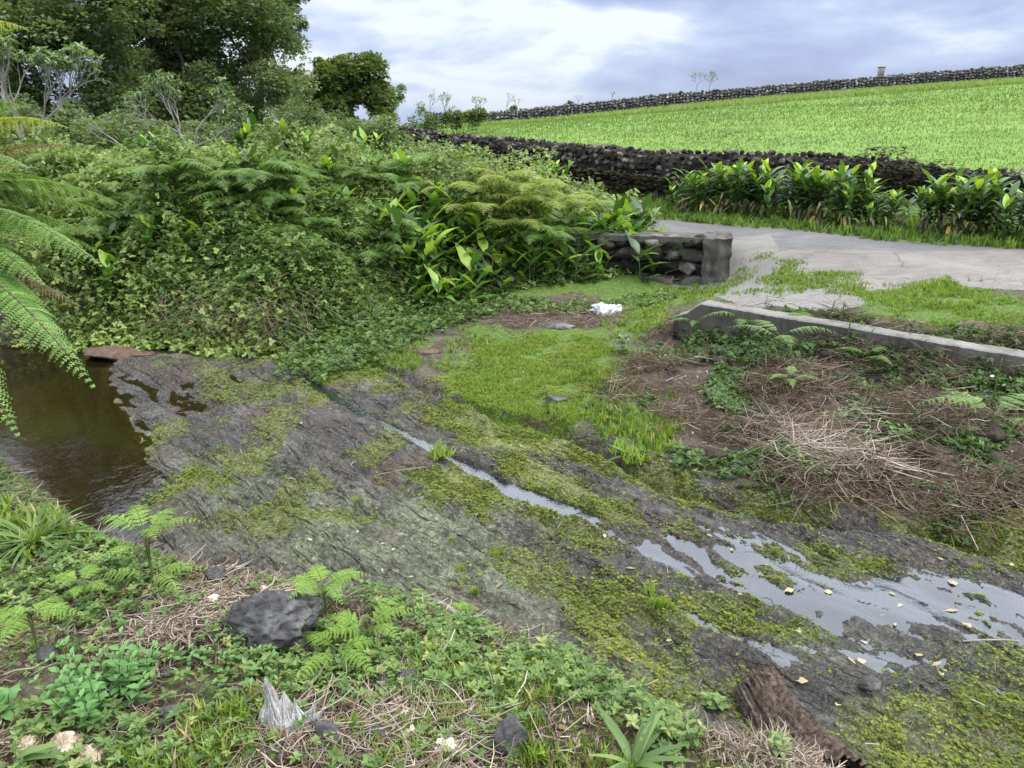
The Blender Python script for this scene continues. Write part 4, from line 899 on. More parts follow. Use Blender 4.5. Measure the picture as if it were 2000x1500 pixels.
for k, (px, py) in enumerate(gp):
    P_ = surf(px, py); s_ = rng.uniform(.7, 1.1)*(1.3 if py > 430 and px > 750 else .85); z = P_[2]-.62*s_*.55
    put_g(gs, k, (P_[0], P_[1]+.1, z), rng.uniform(0, 6), 'bright ginger shoot among the brambles, ' + where(P_), 'ginger shoots in the thicket', s_)

# ------------------------------------------------------------------ bracken on the thicket
fp = [fern_plant('bracken_fern', 'x', 'fern', 200+k, 5, .30, .62, .46, 18, m_, .030, (0, -60, 0), flat=-.05) for k, m_ in enumerate(('fern', 'fern', 'fern', 'fern'))]
fy = [fern_plant('bracken_fern', 'x', 'fern', 210+k, 5, .30, .70, .50, 20, 'ferny', .030, (0, -60, 0), flat=.0) for k in range(2)]
fb = [(rng.uniform(x0, x1), rng.uniform(y0, y1)) for n_, x0, x1, y0, y1 in [(26, 420, 720, 300, 420), (12, 100, 420, 290, 340), (14, 700, 860, 300, 360), (10, 120, 260, 330, 460), (6, 560, 760, 400, 500)] for _ in range(n_)]
for k, (px, py) in enumerate(fb):
    P_ = surf(px, py); s_ = rng.uniform(.7, 1.15)
    put_g(fp, k, (P_[0], P_[1], P_[2]-.30*s_), rng.uniform(0, 6), 'green bracken fern on the thicket, ' + where(P_), 'bracken ferns in the thicket', s_)
for k, (px, py) in enumerate([(940,385),(985,375),(1020,410),(1060,420),(900,420),(960,430),(1100,405),(1040,385),(1010,460),(880,390),(1120,430)]):
    P_ = surf(px, py, .10); put_g(fy, k, (P_[0], P_[1], P_[2]-.25), rng.uniform(0, 6), 'yellow-green bracken fern above the retaining wall, ' + where(P_), 'yellowish bracken beside the road', rng.uniform(.8, 1.1))
for k, (px, py) in enumerate([(1055,470),(1090,465),(1110,440),(1030,455)]):
    P_ = surf(px, py, .1); dup(fp[k], (P_[0], P_[1]-.15, P_[2]-.25), rng.uniform(0, 6), 'drooping bracken fern against the retaining wall, ' + where(P_), 'bracken at the retaining wall', .9)

# creeper on the lava wall and rank growth on the verge
A = Acc(); n = 30000; s_ = rng.uniform(0, 1, n); seg = np.sqrt((np.diff(NW, axis=0)**2).sum(1)); L = np.concatenate([[0], np.cumsum(seg)])
q = s_*L[-1]; X = np.interp(q, L, NW[:, 0]); Y = np.interp(q, L, NW[:, 1]); zr = height(X-.2, Y-.5, False); u = rng.uniform(0, 1, n)**1.3
cov = np.interp(X, [-4, 1, 4, 5.3, 5.9, 6.8, 7.6, 9], [.35, .5, .5, .6, .98, .95, .5, .85])
Z = zr + u*cov*.95; off = .40 - .10*u + rng.normal(0, .04, n); tn = np.column_stack([np.interp(q, L[:-1], -np.diff(NW[:, 1])/seg), np.interp(q, L[:-1], np.diff(NW[:, 0])/seg)]); tn = np.where((tn[:, 1] > 0)[:, None], -tn, tn)
P = np.column_stack([X+tn[:, 0]*off, Y+tn[:, 1]*off, Z]); kk = fbm(q*1.3, Z*4, 3, 401) > .42; P = P[kk]
stampmix(A, TRI, frames(norm(rdir(len(P), -.6, .5)+np.array([-.3, -.6, 0]))), P, np.clip(rng.normal(.45, .25, len(P)), 0, 1), rng.uniform(.03, .07, len(P)))
tag(A.build('wall_creeper', M['creeper']), 'brownish creeper covering the lower half of the lava wall', 'creeper', kind='stuff')
A = Acc()
def vw(x, y): d = -below(x, y, ROADL)+.15*(fbm(x*3, y*3, 2, 5)-.5); return ((d > -.10) & (d < 1.7) & (y > 6)).astype(float)
xy = scat(6500, (-6, 11), (6, 26), vw, pw=1.0); P = onground(xy); R_ = spin(len(P), .2); stampmix(A, TUFTS+WIDE, R_, P, rng.uniform(.0, .8, len(P))**1.5, rng.uniform(.05, .17, len(P)))
def vw2(x, y): d = below(x, y, ROADL); wid = np.interp(x, [-6, 0, 2.8], [2.6, 2.4, 2.35]); return ((d > wid-.12) & (d < wid+1.0) & (x < 2.2) & (y > 10.9+.25*np.maximum(0, 2-x)*0)).astype(float)
xy = scat(5000, (-6, 2.7), (9, 24), vw2); P = onground(xy); stampmix(A, TUFTS+WIDE, spin(len(P), .2), P, rng.uniform(.3, 1, len(P)), rng.uniform(.12, .36, len(P)))
tag(A.build('verge_grass', M['grass']), 'rank grass along both edges of the road', 'grass', kind='stuff')

# pasture grass
A = Acc(); xy = scat(42000, (-6, 40), (12.5, 60), lambda x, y: ((-below(x, y, WL) > .15)).astype(float)*np.clip(14/y, .25, 1), pw=1.5); P = onground(xy)
stampmix(A, TUFTS, spin(len(P), .1), P, np.clip(-.2+1.4*fbm(P[:, 0]*.35, P[:, 1]*.25, 4, 888)+rng.normal(0, .05, len(P)), 0, 1), rng.uniform(.03, .085, len(P))*np.clip(P[:, 1]/22, .8, 1.7))
xy = np.column_stack([rng.uniform(-6, 42, 9000), 59 - rng.uniform(0, 1, 9000)**2*9]); P = onground(xy); stampmix(A, TUFTS, spin(len(P), .1), P, rng.uniform(.6, 1, len(P)), rng.uniform(.18, .42, len(P)))
tag(A.build('pasture_grass', M['field']), 'bright green pasture grass on the hillside', 'grass', kind='stuff')

# ------------------------------------------------------------------ trees
def crown_mesh(A, lumps, per, leaf, r, T=RHOMB, sub=16, shell=.62):
    for (c, R) in lumps:
        R = np.asarray(R, float)*np.ones(3); sd_ = rdir(sub, -.55, 1, r); cs = c + sd_*R*r.uniform(.45, .95, (sub, 1)); rr = R.mean()*r.uniform(.26, .42, sub); tone = r.normal(0, .12)
        m = per//sub; k = np.repeat(np.arange(sub), m); d = rdir(len(k), -.7, 1, r); rad_ = rr[k]*r.uniform(shell, 1.05, len(k))
        P = cs[k] + d*rad_[:, None]*np.array([1.15, 1.15, .75]); dd = norm(d + rdir(len(k), -1, 1, r)*.8 + np.array([0, 0, -.15]))
        tn = .45 + tone + r.normal(0, .08, sub)[k] + r.normal(0, .12, len(k))
        A.stamp(T, frames(dd), P, np.clip(tn, 0, 1), leaf*r.uniform(.6, 1.3, len(k)))
def tree(name, label, foot, trunk_r, lumps, per, leaf, mat, bark, seed, limbs=14, group=None, lean=(0, 0), T=RHOMB, sub=16):
    r = np.random.default_rng(seed); foot = np.asarray(foot, float); root = thing(name, label, 'tree', foot, 0, group)
    cs = np.array([c for c, _ in lumps]); top = np.array([foot[0]+lean[0], foot[1]+lean[1], cs[:, 2].max()-.3])
    tr = Acc(); C = bez((0, 0, -.2), ((top-foot)*np.array([.1, .1, .5])), top-foot, 12); C[1:-1] += r.normal(0, .05, (10, 3)); tube(tr, C, np.linspace(trunk_r, trunk_r*.2, 12), 9)
    for q in r.choice(len(lumps), min(limbs, len(lumps)), replace=False):
        s = r.uniform(.25, .75); a = C[int(s*11)]; b = lumps[q][0]-foot; L = bez(a, (a+b)/2+np.array([0, 0, -.15*np.linalg.norm(b-a)]), b, 9); L[1:-1] += r.normal(0, .06, (7, 3)); tube(tr, L, np.linspace(trunk_r*.36, trunk_r*.07, 9), 6)
    tr.build('trunk', M[bark], root, smooth=True); A = Acc(); crown_mesh(A, [(c-foot, R) for c, R in lumps], per, leaf, r, T, sub); A.build('crown', M[mat], root); return root
def lumps_px(n, box, t, R, seed, poly=None, gap=None):
    r = np.random.default_rng(seed); out = []
    while len(out) < n:
        px, py = r.uniform(box[0], box[2]), r.uniform(box[1], box[3])
        if poly is not None and poly_sd(np.array([px]), np.array([py]), np.array(poly, float))[0] < 0: continue
        tt = r.uniform(*t); out.append((att(px, py, tt), r.uniform(*R)))
    return out
tl = lumps_px(44, (-250, -60, 250, 300), (18, 23), (.85, 1.35), 1, [(-250,-60),(230,-60),(265,60),(275,180),(265,285),(-250,300)]) + lumps_px(16, (-350, -700, 330, -60), (18, 22), (1.0, 1.6), 2)
tree('broadleaf_tree', 'big dark broadleaf tree at the left edge behind the tree fern', (*att(60, 300, 21)[:2], .6), .22, tl, 3400, .10, 'treeleaf', 'bark', 21)
tl = lumps_px(44, (230, -60, 560, 290), (23, 28), (.85, 1.35), 3, [(250,-60),(540,-60),(560,60),(560,160),(530,285),(290,285),(270,200),(262,100)]) + lumps_px(16, (200, -650, 640, -60), (23, 27), (1.0, 1.6), 4)
tree('broadleaf_tree', 'tall dark tree with a thick low limb standing in the middle of the left group', (*att(330, 290, 26)[:2], .9), .26, tl, 3200, .11, 'treeleaf', 'bark', 22)
tl = lumps_px(13, (500, -120, 600, 220), (27, 30), (.35, .65), 5, [(510,-60),(585,-60),(598,60),(592,130),(575,190),(540,210),(515,100)]) + lumps_px(5, (500, -320, 580, -60), (27, 30), (.6, .9), 6)
tree('broadleaf_tree', 'thin-crowned tree with sky showing through, right edge of the dark tree group', (*att(520, 285, 28)[:2], 1.0), .16, tl, 900, .09, 'roundleaf', 'bark', 23)
tl = lumps_px(44, (600, 112, 752, 272), (30, 31.5), (.42, .62), 7, [(625,130),(690,118),(740,140),(756,190),(752,235),(715,262),(650,262),(612,225),(605,170)])
tree('round_tree', 'round light green tree standing alone to the right of the dark group', (*att(690, 285, 31)[:2], 1.3), .12, tl, 1700, .095, 'roundleaf', 'bark', 24)
tl = lumps_px(9, (755, 165, 785, 235), (36, 38), (.22, .36), 8)
tree('small_tree', 'slender grey-green sapling just behind the round tree', (*att(770, 260, 37)[:2], 1.3), .05, tl, 260, .10, 'paleleaf', 'palebark', 25)
tl = lumps_px(22, (500, 240, 650, 295), (22, 26), (.45, .75), 9)
tree('bush', 'low dark rounded bush between the trees above the thicket', (*att(590, 290, 25)[:2], 1.0), .05, tl, 1500, .07, 'treeleaf', 'bark', 26)
tl = lumps_px(7, (545, 185, 610, 240), (44, 48), (.7, 1.1), 10)
tree('distant_tree', 'hazy pale tree in the gap left of the round tree', (*att(580, 262, 46)[:2], 1.3), .1, tl, 700, .12, 'paleleaf', 'palebark', 27)
for k, (px, py, w_) in enumerate([(820,240,50),(880,232,40),(930,225,30),(780,262,30),(835,262,40),(1000,218,18),(1110,208,16),(905,238,34)]):
    t_ = 32 if px < 950 else 56; R_ = w_/F*t_*.45; l_ = [(att(px+dx, py+dy, t_), R_) for dx, dy in ((0, 0), (-w_*.5, 6), (w_*.5, 5), (w_*.2, -w_*.15))]
    tree('bush', 'low roadside bush on the skyline, ' + where(att(px, py, t_)), (*att(px, py+14, t_)[:2], att(px, py+14, t_)[2]-.3), .02, l_, 420, .075 if px < 950 else .12, 'roundleaf' if k % 3 else 'paleleaf', 'bark', 60+k, 3, 'bushes on the skyline', sub=8)

# pale-barked shrubs and twiggy plants
def branching(T_, tips, p, d, L, rr, depth, r, spread=.65, upb=.25):
    q = p + d*L; mid = p + d*L*.5 + r.normal(0, L*.07, 3); C = bez(p, mid, q, 5); tube(T_, C, np.linspace(rr, rr*.72, 5), 5, cap=False)
    if depth == 0: tips.append((q, norm(q-mid))); return
    for k in range(3 if r.uniform() < .45 else 2):
        nd = norm(d + norm(r.normal(size=3))*spread + np.array([0, 0, upb])); branching(T_, tips, q, nd, L*r.uniform(.66, .9), rr*.66, depth-1, r, spread, upb)
PL = [leaf_t(.38, .5, 3, .12), leaf_t(.34, .8, 3, .15)]
def shrub(name, label, foot, L, rr, depth, seed, leafsz, nleaf, mat='paleleaf', bark='palebark', d0=((0, 0, 1),), spread=.65, upb=.25, cat='shrub', group=None):
    r = np.random.default_rng(seed); root = thing(name, label, cat, foot, 0, group); T_ = Acc(); tips = []
    for d in d0: branching(T_, tips, np.zeros(3), norm(np.array(d, float)), L, rr, depth, r, spread, upb)
    T_.build('branches', M[bark], root, smooth=True); A = Acc()
    for p, d in tips:
        n = int(r.integers(max(1, nleaf-2), nleaf+2)); dd = norm(d*.4 + rdir(n, -.4, .8, r)); A.stamp(PL[r.integers(2)], frames(dd), p + rdir(n, -1, 1, r)*leafsz*.15, np.clip(r.normal(.5, .25, n), 0, 1), leafsz*r.uniform(.6, 1.2, n))
    if nleaf: A.build('leaves', M[mat], root)
    return root
f_ = att(375, 292, 13.5); shrub('pale_shrub', 'umbrella-shaped shrub with bare whitish branches and grey-green leaves above the thicket', f_, .34, .026, 5, 5, .10, 6, d0=((-.5, .1, .7), (.35, -.1, .8), (.9, .2, .45)), spread=.62, upb=.20)
f_ = att(60, 300, 10.5); shrub('pale_shrub', 'pale-leaved shrub behind the tree fern at the left edge', f_, .42, .026, 5, 8, .11, 6, d0=((-.1, 0, 1), (.5, .1, .9), (-.4, .2, .9)), spread=.6, upb=.28)
f_ = att(365, 345, 11.0); shrub('dead_branch', 'long pale leafless branch lying across the top of the thicket', f_, .55, .014, 3, 12, .08, 1, d0=((-.95, 0, .28),), spread=.35, upb=.02, cat='branch')
for k, (px, py, t_, L, dp, n_) in enumerate([(840,236,32,.34,4,2),(815,240,33,.28,4,2),(870,236,32,.30,4,2),(935,228,34,.26,4,3),(990,222,50,.4,3,2),(1360,182,57,.45,4,1),(1385,180,57,.42,4,1),(1130,208,56,.35,2,3),(1195,200,56,.3,2,3),(1010,224,50,.4,2,4),(300,300,12.5,.3,3,3)]):
    shrub('twiggy_shrub', 'thin twiggy shrub against the sky, ' + where(att(px, py, t_)), att(px, py, t_), L, .016*t_/30, dp, 30+k, .10*t_/30, n_, spread=.72, upb=.22, group='twiggy shrubs on the skyline')
bk = thing('bucket', 'small pale bucket standing on the far hilltop wall', 'bucket', att(1720, 147, 59)); A = Acc(); tube(A, [(0, 0, -.15), (0, 0, .55)], [.22, .26], 14); A.build('body', M['conctop'], bk); A = Acc(); tube(A, [(0, 0, .55), (0, 0, .6)], [.29, .29], 14); A.build('rim', M['conctop'], bk)

# ------------------------------------------------------------------ growth on the slab
A = Acc(); B = Acc()
def mw(x, y): m = moss_at(x, y); return np.clip(m*1.1, 0, 1)*sst(.34, .62, fbm(x*6, y*6, 3, 501)) + .16*sst(.52, .62, fbm(x*2.2, y*2.2, 4, 81))*(slabmask(x, y) > .5)
xy = scat(75000, (-2.8, 4.5), (1.4, 7.8), mw, pw=1.0); P = onground(xy, -.002); ca = .25+.55*fbm(P[:, 0]*3, P[:, 1]*3, 3, 502)+rng.normal(0, .12, len(P))
stampmix(B, ROS, spin(len(P), .3), P, np.clip(ca, 0, 1), rng.uniform(.006, .015, len(P)))
tag(B.build('moss', M['moss']), 'low yellowish green moss and creeping plants on the lava slab', 'moss', kind='stuff')
B = Acc(); xy = scat(7000, (-2.8, 4.5), (1.4, 7.8), lambda x, y: mw(x, y)*sst(.42, .6, fbm(x*4+3, y*4, 3, 503)), pw=1.0); P = onground(xy, -.002)
stampmix(B, HERB, spin(len(P), .3), P, np.clip(rng.normal(.4, .25, len(P)), 0, 1), rng.uniform(.008, .018, len(P)))
tag(B.build('creeping_plants', M['herb']), 'tiny round-leaved creeping plants on the lava slab', 'plants', kind='stuff')
LUSH = polym(GR[0][0], .05, .15); G2P = polym(GR[1][0], .04)
def gw(x, y): return np.clip(LUSH(x, y)*.9 + G2P(x, y)*.25 + .10*moss_at(x, y), 0, 1)*sst(.36, .56, fbm(x*3.3, y*3.3, 3, 504))
xy = scat(21000, (-2.8, 4.5), (1.4, 9), gw); P = onground(xy); sc = .012 + .019*LUSH(xy[:, 0], xy[:, 1])
stampmix(A, TUFTS, spin(len(P), .2), P, np.clip(rng.normal(.6, .22, len(P)), 0, 1), sc*rng.uniform(.6, 1.4, len(P)))
for pts, n, h in ((LAWN, 14000, .030), ([(1170,600),(1310,560),(1440,560),(1620,600),(1580,620),(1380,588),(1310,600),(1250,660),(1190,650)], 3600, .045), ([(1825,556),(1890,562),(1900,600),(1830,600)], 900, .055), ([(560,620),(880,590),(920,640),(840,700),(640,700)], 1800, .06), ([(1150,700),(1300,740),(1330,860),(1200,850)], 1500, .07)):
    xy = scat(n, (-2.5, 8), (5, 11), polym(pts, .06, .56 if pts is LAWN or h == .055 else .2)); q_ = fbm(xy[:, 0]*2.5, xy[:, 1]*2.5, 4, 777)+rng.normal(0, .05, len(xy)) > .42; xy = xy[q_]; P = onground(xy); stampmix(A, TUFTS, spin(len(P), .2), P, np.clip(rng.normal(.55, .25, len(P)), 0, 1), h*rng.uniform(.5, 1.5, len(P)))
for px, py, s_ in [(1210,885,.09),(1230,895,.10),(1250,900,.09),(860,890,.10),(508,1005,.04),(530,990,.03),(695,980,.035),(885,1058,.035),(965,1085,.05),(980,1080,.045),(900,1115,.04),(1270,1165,.06),(1285,1178,.06),(1300,1190,.06),(930,1160,.045),(1515,1080,.035),(1905,1110,.04),(440,760,.03),(1075,1075,.03),(1290,640,.1),(1160,1025,.03),(1380,1215,.03)]:
    g = atg(px, py); k = 10; P = g + np.column_stack([rng.normal(0, s_*.35, (k, 2)), np.zeros(k)]); stampmix(A, WIDE if s_ > .08 else TUFTS, spin(k, .2), P, rng.uniform(.45, .9, k), s_*rng.uniform(.7, 1.2, k))
tag(A.build('short_grass', M['grass']), 'short bright grass on the lawn and in tufts over the slab', 'grass', kind='stuff')

# ------------------------------------------------------------------ dry stalks heaped below the low wall, and litter
STK = []
for s in (0, 1, 2):
    A = Acc(); b = (.0, .04, .10)[s]; tube(A, [(0, 0, 0), (b*.6, .35, b*.4), (b, .7, 0), (0, 1, -b*.3)], [.012, .011, .010, .006], 3, cap=False); STK.append((np.concatenate(A.V), [np.concatenate(A.F4)]))
def lying(n, tilt, r=rng, bias=None):
    a = r.uniform(0, 2*PI, n) if bias is None else r.normal(bias, .8, n); d = np.column_stack([np.cos(a), np.sin(a), r.normal(0, tilt, n)]); return frames(d)
A = Acc(); dbp = polym([(1250,690),(1330,650),(1500,655),(1700,700),(2150,770),(2150,1010),(1800,985),(1600,960),(1400,900),(1270,840),(1190,790)], .18, .15)
def stalks(n, xr, yr, wf, L, tilt, col, lift):
    xy = scat(n, xr, yr, wf); P = onground(xy); P[:, 2] += rng.uniform(0, lift, len(P))**1.0; ln = rng.uniform(*L, len(P)); R_ = lying(len(P), tilt)
    th = rng.uniform(.2, .75, len(P))/ln*.16/1.0; R_ = R_*1.0; R_[:, :, 0] *= th[:, None]*2.2; R_[:, :, 2] *= th[:, None]*2.2
    stampmix(A, STK, R_, P, np.clip(rng.normal(*col, len(P)), 0, 1), ln)
stalks(17000, (.3, 5.5), (4, 8), lambda x, y: dbp(x, y)*sst(.40, .56, fbm(x*2.3, y*2.3, 3, 601)), (.05, .26), .32, (.32, .27), .10)
stalks(900, (1.5, 3.6), (4.3, 6.5), polym([(1480,840),(1700,830),(1760,960),(1600,960),(1500,900)], .15, .1), (.15, .40), .2, (.8, .15), .10)
stalks(1100, (-.9, 1.6), (7.5, 9.8), polym([(900,610),(1180,590),(1230,620),(1010,650)], .15, .15), (.05, .25), .2, (.45, .25), .04)
stalks(8000, (-3, 1.8), (1.4, 5), lambda x, y: (below(x, y, BANK) > .12)*sst(.40, .6, fbm(x*2.4, y*2.4, 3, 605)), (.025, .16), .16, (.50, .28), .02)
stalks(2200, (-1.4, -.3), (2.3, 3.1), polym([(230,1180),(520,1150),(480,1230),(300,1330),(230,1280)], .1, .5), (.03, .14), .2, (.72, .22), .025)
stalks(2000, (-.8, .5), (1.4, 2.2), polym([(500,1420),(900,1400),(1000,1510),(500,1560)], .1, .5), (.04, .20), .25, (.72, .22), .035)
stalks(1700, (.2, 1.5), (1.5, 2.5), polym([(1420,1400),(1590,1430),(1700,1520),(1450,1560),(1380,1460)], .06, .4), (.03, .10), .5, (.72, .2), .05)
stalks(1500, (-3, 4), (1.5, 7.5), lambda x, y: (slabmask(x, y) > .5)*(.3+.7*moss_at(x, y)), (.015, .09), .05, (.45, .25), .006)
tag(A.build('dry_stalks', M['straw']), 'heaped and scattered dry stalks below the low wall and on the bank', 'dry stalks', kind='stuff')
A = Acc(); xy = scat(11000, (-3, 6), (1.4, 9), lambda x, y: np.clip(1.0*(below(x, y, BANK) > .1)+.9*dbp(x, y)+polym([(900,600),(1180,585),(1230,620),(1010,650)], .1, .15)(x, y), 0, 1)); P = onground(xy, .004); dd = rdir(len(P), -.35, .35)
stampmix(A, [leaf_t(.4, .3, 2, .2), leaf_t(.25, .5, 2, .3)], frames(dd), P, np.clip(rng.normal(.3, .25, len(P)), 0, 1), rng.uniform(.012, .045, len(P)))
tag(A.build('leaf_litter', M['deadleaf']), 'brown leaf litter on the bank and the heap', 'leaf litter', kind='stuff')
# weeds growing through the heap and the near bank
A = Acc(); xy = scat(11000, (.3, 6), (3.8, 7.6), lambda x, y: dbp(x, y)*sst(.42, .55, fbm(x*2.1+7, y*2.1, 3, 611))); P = onground(xy, .01)
stampmix(A, HERB, spin(len(P), .4), P, np.clip(rng.normal(.22, .2, len(P)), 0, 1), rng.uniform(.02, .055, len(P)))
kf = polym([(1330,640),(1700,690),(2120,765),(2120,840),(1700,760),(1330,710)], .06, .2)
xy = scat(3200, (1, 6), (4.5, 8), lambda x, y: kf(x, y)*sst(.40, .52, fbm(x*3.3, y*3.3, 3, 623))); P = onground(xy, .01); P[:, 2] += rng.uniform(0, .10, len(P))
stampmix(A, HERB, spin(len(P), .5), P, np.clip(rng.normal(.2, .18, len(P)), 0, 1), rng.uniform(.02, .05, len(P)))
def bankw(x, y): return (below(x, y, BANK) > .02)*1.0
xy = scat(2400, (-4, 1.8), (1.4, 6.5), lambda x, y: bankw(x, y)*sst(.50, .60, fbm(x*2.6+3, y*2.6, 3, 613))); P = onground(xy, .005); P[:, 2] += rng.uniform(0, .05, len(P))
stampmix(A, HERB, spin(len(P), .35), P, np.clip(rng.normal(.55, .22, len(P)), 0, 1), rng.uniform(.012, .036, len(P)))
for pts, n, hz in (([(420,1260),(560,1230),(680,1270),(820,1230),(960,1280),(1000,1330),(700,1340),(440,1330)], 600, .05), ([(0,1060),(180,1040),(300,1120),(380,1190),(200,1230),(0,1230)], 750, .05), ([(800,1180),(960,1210),(1080,1290),(1000,1320),(840,1250)], 240, .05), ([(1050,1260),(1320,1330),(1350,1460),(1150,1400)], 420, .06), ([(0,860),(80,960),(200,1080),(140,1090),(0,980)], 450, .05), ([(100,1420),(260,1400),(330,1500),(90,1500)], 250, .06)):
    xy = scat(n, (-3.5, 1.6), (1.4, 5.6), polym(pts, .05, .5)); P = onground(xy); P[:, 2] += rng.uniform(0, 1, len(P))**1.5*hz
    stampmix(A, HERB, spin(len(P), .35), P, np.clip(rng.normal(.62, .2, len(P)), 0, 1), rng.uniform(.016, .040, len(P)))
tag(A.build('low_herbs', M['herb']), 'fresh green low herbs over the near bank and through the heap', 'herbs', kind='stuff')
A = Acc(); xy = scat(3000, (-4, 1.9), (1.4, 6.5), lambda x, y: bankw(x, y)*sst(.50, .62, fbm(x*2.0+9, y*2.0, 3, 617))); P = onground(xy)
stampmix(A, TUFTS, spin(len(P), .3), P, np.clip(rng.normal(.6, .3, len(P)), 0, 1), rng.uniform(.015, .05, len(P)))
for pts, n, h in (([(330,1400),(500,1370),(560,1440),(480,1500),(330,1500)], 500, .065), ([(800,1240),(1040,1300),(1100,1420),(1000,1500),(820,1400)], 1000, .055), ([(0,1010),(110,1000),(180,1060),(60,1100),(0,1090)], 140, .11), ([(1100,1330),(1300,1420),(1260,1500),(1080,1500)], 350, .05), ([(640,1440),(900,1440),(900,1520),(640,1520)], 200, .07)):
    xy = scat(n, (-3.5, 1.6), (1.4, 5.6), polym(pts, .04, .5)); P = onground(xy); stampmix(A, TUFTS+WIDE[:1], spin(len(P), .3), P, np.clip(rng.normal(.6, .25, len(P)), 0, 1), h*rng.uniform(.5, 1.3, len(P)))
tag(A.build('bank_grass', M['grass']), 'tufts of green and straw-coloured grass on the near bank', 'grass', kind='stuff')

# ------------------------------------------------------------------ plants on the near bank
def nearfern(px, py, label, seed, nf, stipe, L, wd, mat='fernl', npin=22, flat=.1, arr=None):
    stipe, L, wd = stipe*.85, L*.76, wd*.80; npin = 13; g = atg(px, py); return fern_plant('young_fern', label, 'fern', seed, nf, stipe, L, wd, npin, mat, .010, (g[0], g[1], g[2]), 0, 'young ferns on the near bank', flat, arr)
nearfern(302, 1150, 'tallest bright young fern, at the pool edge of the near bank', 1, 6, .30, .26, .16, flat=.25, arr=[.1, 1.2, 2.2, 3.0, 4.2, 5.4])
nearfern(300, 1150, 'broad low fern frond spreading right beside the tall young fern', 2, 3, .10, .34, .15, arr=[.15, 3.3, 5.6], flat=-.02)
nearfern(170, 1190, 'small young fern among herbs left of the tallest fern', 3, 4, .14, .18, .14, flat=.15)
nearfern(78, 1290, 'flat-topped young fern at the left edge beside a small dark stone', 4, 4, .20, .24, .16, flat=-.05, arr=[.05, 1.4, 2.9, 4.8])
nearfern(640, 1225, 'bright yellow-green young fern behind the big boulder', 5, 6, .20, .22, .15, flat=.12, arr=[.2, 1.0, 2.1, 2.9, 4.0, 5.3])
nearfern(660, 1300, 'spreading yellow-green fern right of the big boulder', 6, 4, .08, .26, .15, flat=-.02, arr=[.3, 2.6, 4.2, 5.6])
nearfern(720, 1270, 'feathery upright fern between the boulder and the fallen stick', 7, 5, .10, .24, .16, flat=.3)
nearfern(905, 1215, 'tiny fern beside the top of the fallen stick', 8, 4, .05, .12, .08, flat=.3)
for k, (px, py, lab, s_) in enumerate([(1450,655,'upper dark green fern against the face of the low wall',1.0),(1520,690,'dark green fern drooping in the middle of the dry heap',1.15),(1580,650,'small fern beside the thin dark shoots at the low wall',.8),(1360,650,'small fern near the broken end of the low wall',.7),(1930,860,'spreading fern at the right edge of the dry heap',1.3),(1540,760,'small bluish fern low on the dry heap',.6),(1690,720,'small fern leaning on the low wall right of the shoots',.7)]):
    g = atg(px, py); fern_plant('heap_fern', lab, 'fern', 70+k, 4, .16*s_, .42*s_, .22*s_, 16, 'fern', .018, g, 0, 'ferns on the dry heap', .05)
def leafy(name, label, px, py, seed, ns, hgt, ls, mat, cat='plant', spread=.1, wdt=.55, pairs=6, group=None):
    r = np.random.default_rng(seed); g = atg(px, py); root = thing(name, label, cat, g, 0, group); L_ = Acc(); S_ = Acc(); T = leaf_t(wdt, .3, 4, .15, .15)
    for k in range(ns):
        a = r.uniform(0, 2*PI); b = np.array([math.cos(a), math.sin(a), 0])*spread*math.sqrt(r.uniform()); h = hgt*r.uniform(.5, 1); C = bez(b, b*1.1+(0, 0, h*.5), b*1.5+np.array([0, 0, h]), 8); tube(S_, C, np.linspace(.0028, .0012, 8), 4)
        for q in range(pairs):
            s = (q+1)/pairs; p = C[min(7, int(s*7))]; az = q*PI/2 + r.normal()*.2
            for o in (0, PI):
                d = norm(np.array([math.cos(az+o), math.sin(az+o), .15+.5*s])); L_.add((T[0]*ls*r.uniform(.75, 1.1)*(1-.35*s*(q > pairs-2)))@frames(d[None])[0].T + p, T[1], np.clip(.35+.4*s+r.normal()*.12, 0, 1))
    L_.build('leaves', M[mat], root, smooth=True); S_.build('stem', M['stem'], root); return root
leafy('mint_plant', 'bushy mint plant with broad green leaves at the lower left', 195, 1385, 3, 26, .20, .042, 'mint', 'mint plant', .12)
leafy('mint_plant', 'smaller mint clump just behind the bushy lower left one', 265, 1330, 4, 10, .12, .034, 'mint', 'mint plant', .07)
leafy('mint_plant', 'spreading mint patch in front of the big boulder', 480, 1290, 5, 22, .08, .028, 'mint', 'mint plant', .16, pairs=4)
leafy('herb_clump', 'lush green herb clump below the fallen stick', 1030, 1300, 6, 14, .09, .030, 'herb', 'herb', .10, .38, 5)
leafy('herb_clump', 'lush green herb clump on the bank edge left of the stump', 1190, 1350, 7, 14, .10, .030, 'herb', 'herb', .12, .38, 5)
leafy('herb_clump', 'green herb clump right under the stick near the big boulder', 890, 1245, 8, 18, .07, .032, 'herb', 'herb', .09, .38, 5)
leafy('herb_clump', 'green herb clump behind the bleached wood', 650, 1340, 9, 22, .09, .032, 'herb', 'herb', .10, .38, 5)
leafy('dock_seedling', 'young broad-leaved plant at the left foot of the stump', 1395, 1390, 10, 3, .06, .05, 'herb', 'plant', .03, .6, 3)
leafy('dock_seedling', 'pale green sprout at the bottom edge below the stump', 1510, 1478, 11, 5, .07, .05, 'herb', 'plant', .03, .5, 3)
leafy('dock_seedling', 'leafy sprout at the upper end of the fallen stick', 815, 1180, 12, 5, .07, .045, 'herb', 'plant', .03, .7, 3)
leafy('dock_seedling', 'leafy sprig at the lower right part of the bank beside twigs', 1330, 1450, 13, 6, .12, .04, 'herb', 'plant', .05, .5, 4)
leafy('dock_seedling', 'broad green leaves at the left edge of the near bank', 10, 1400, 14, 3, .12, .07, 'mint', 'plant', .04, .5, 3)
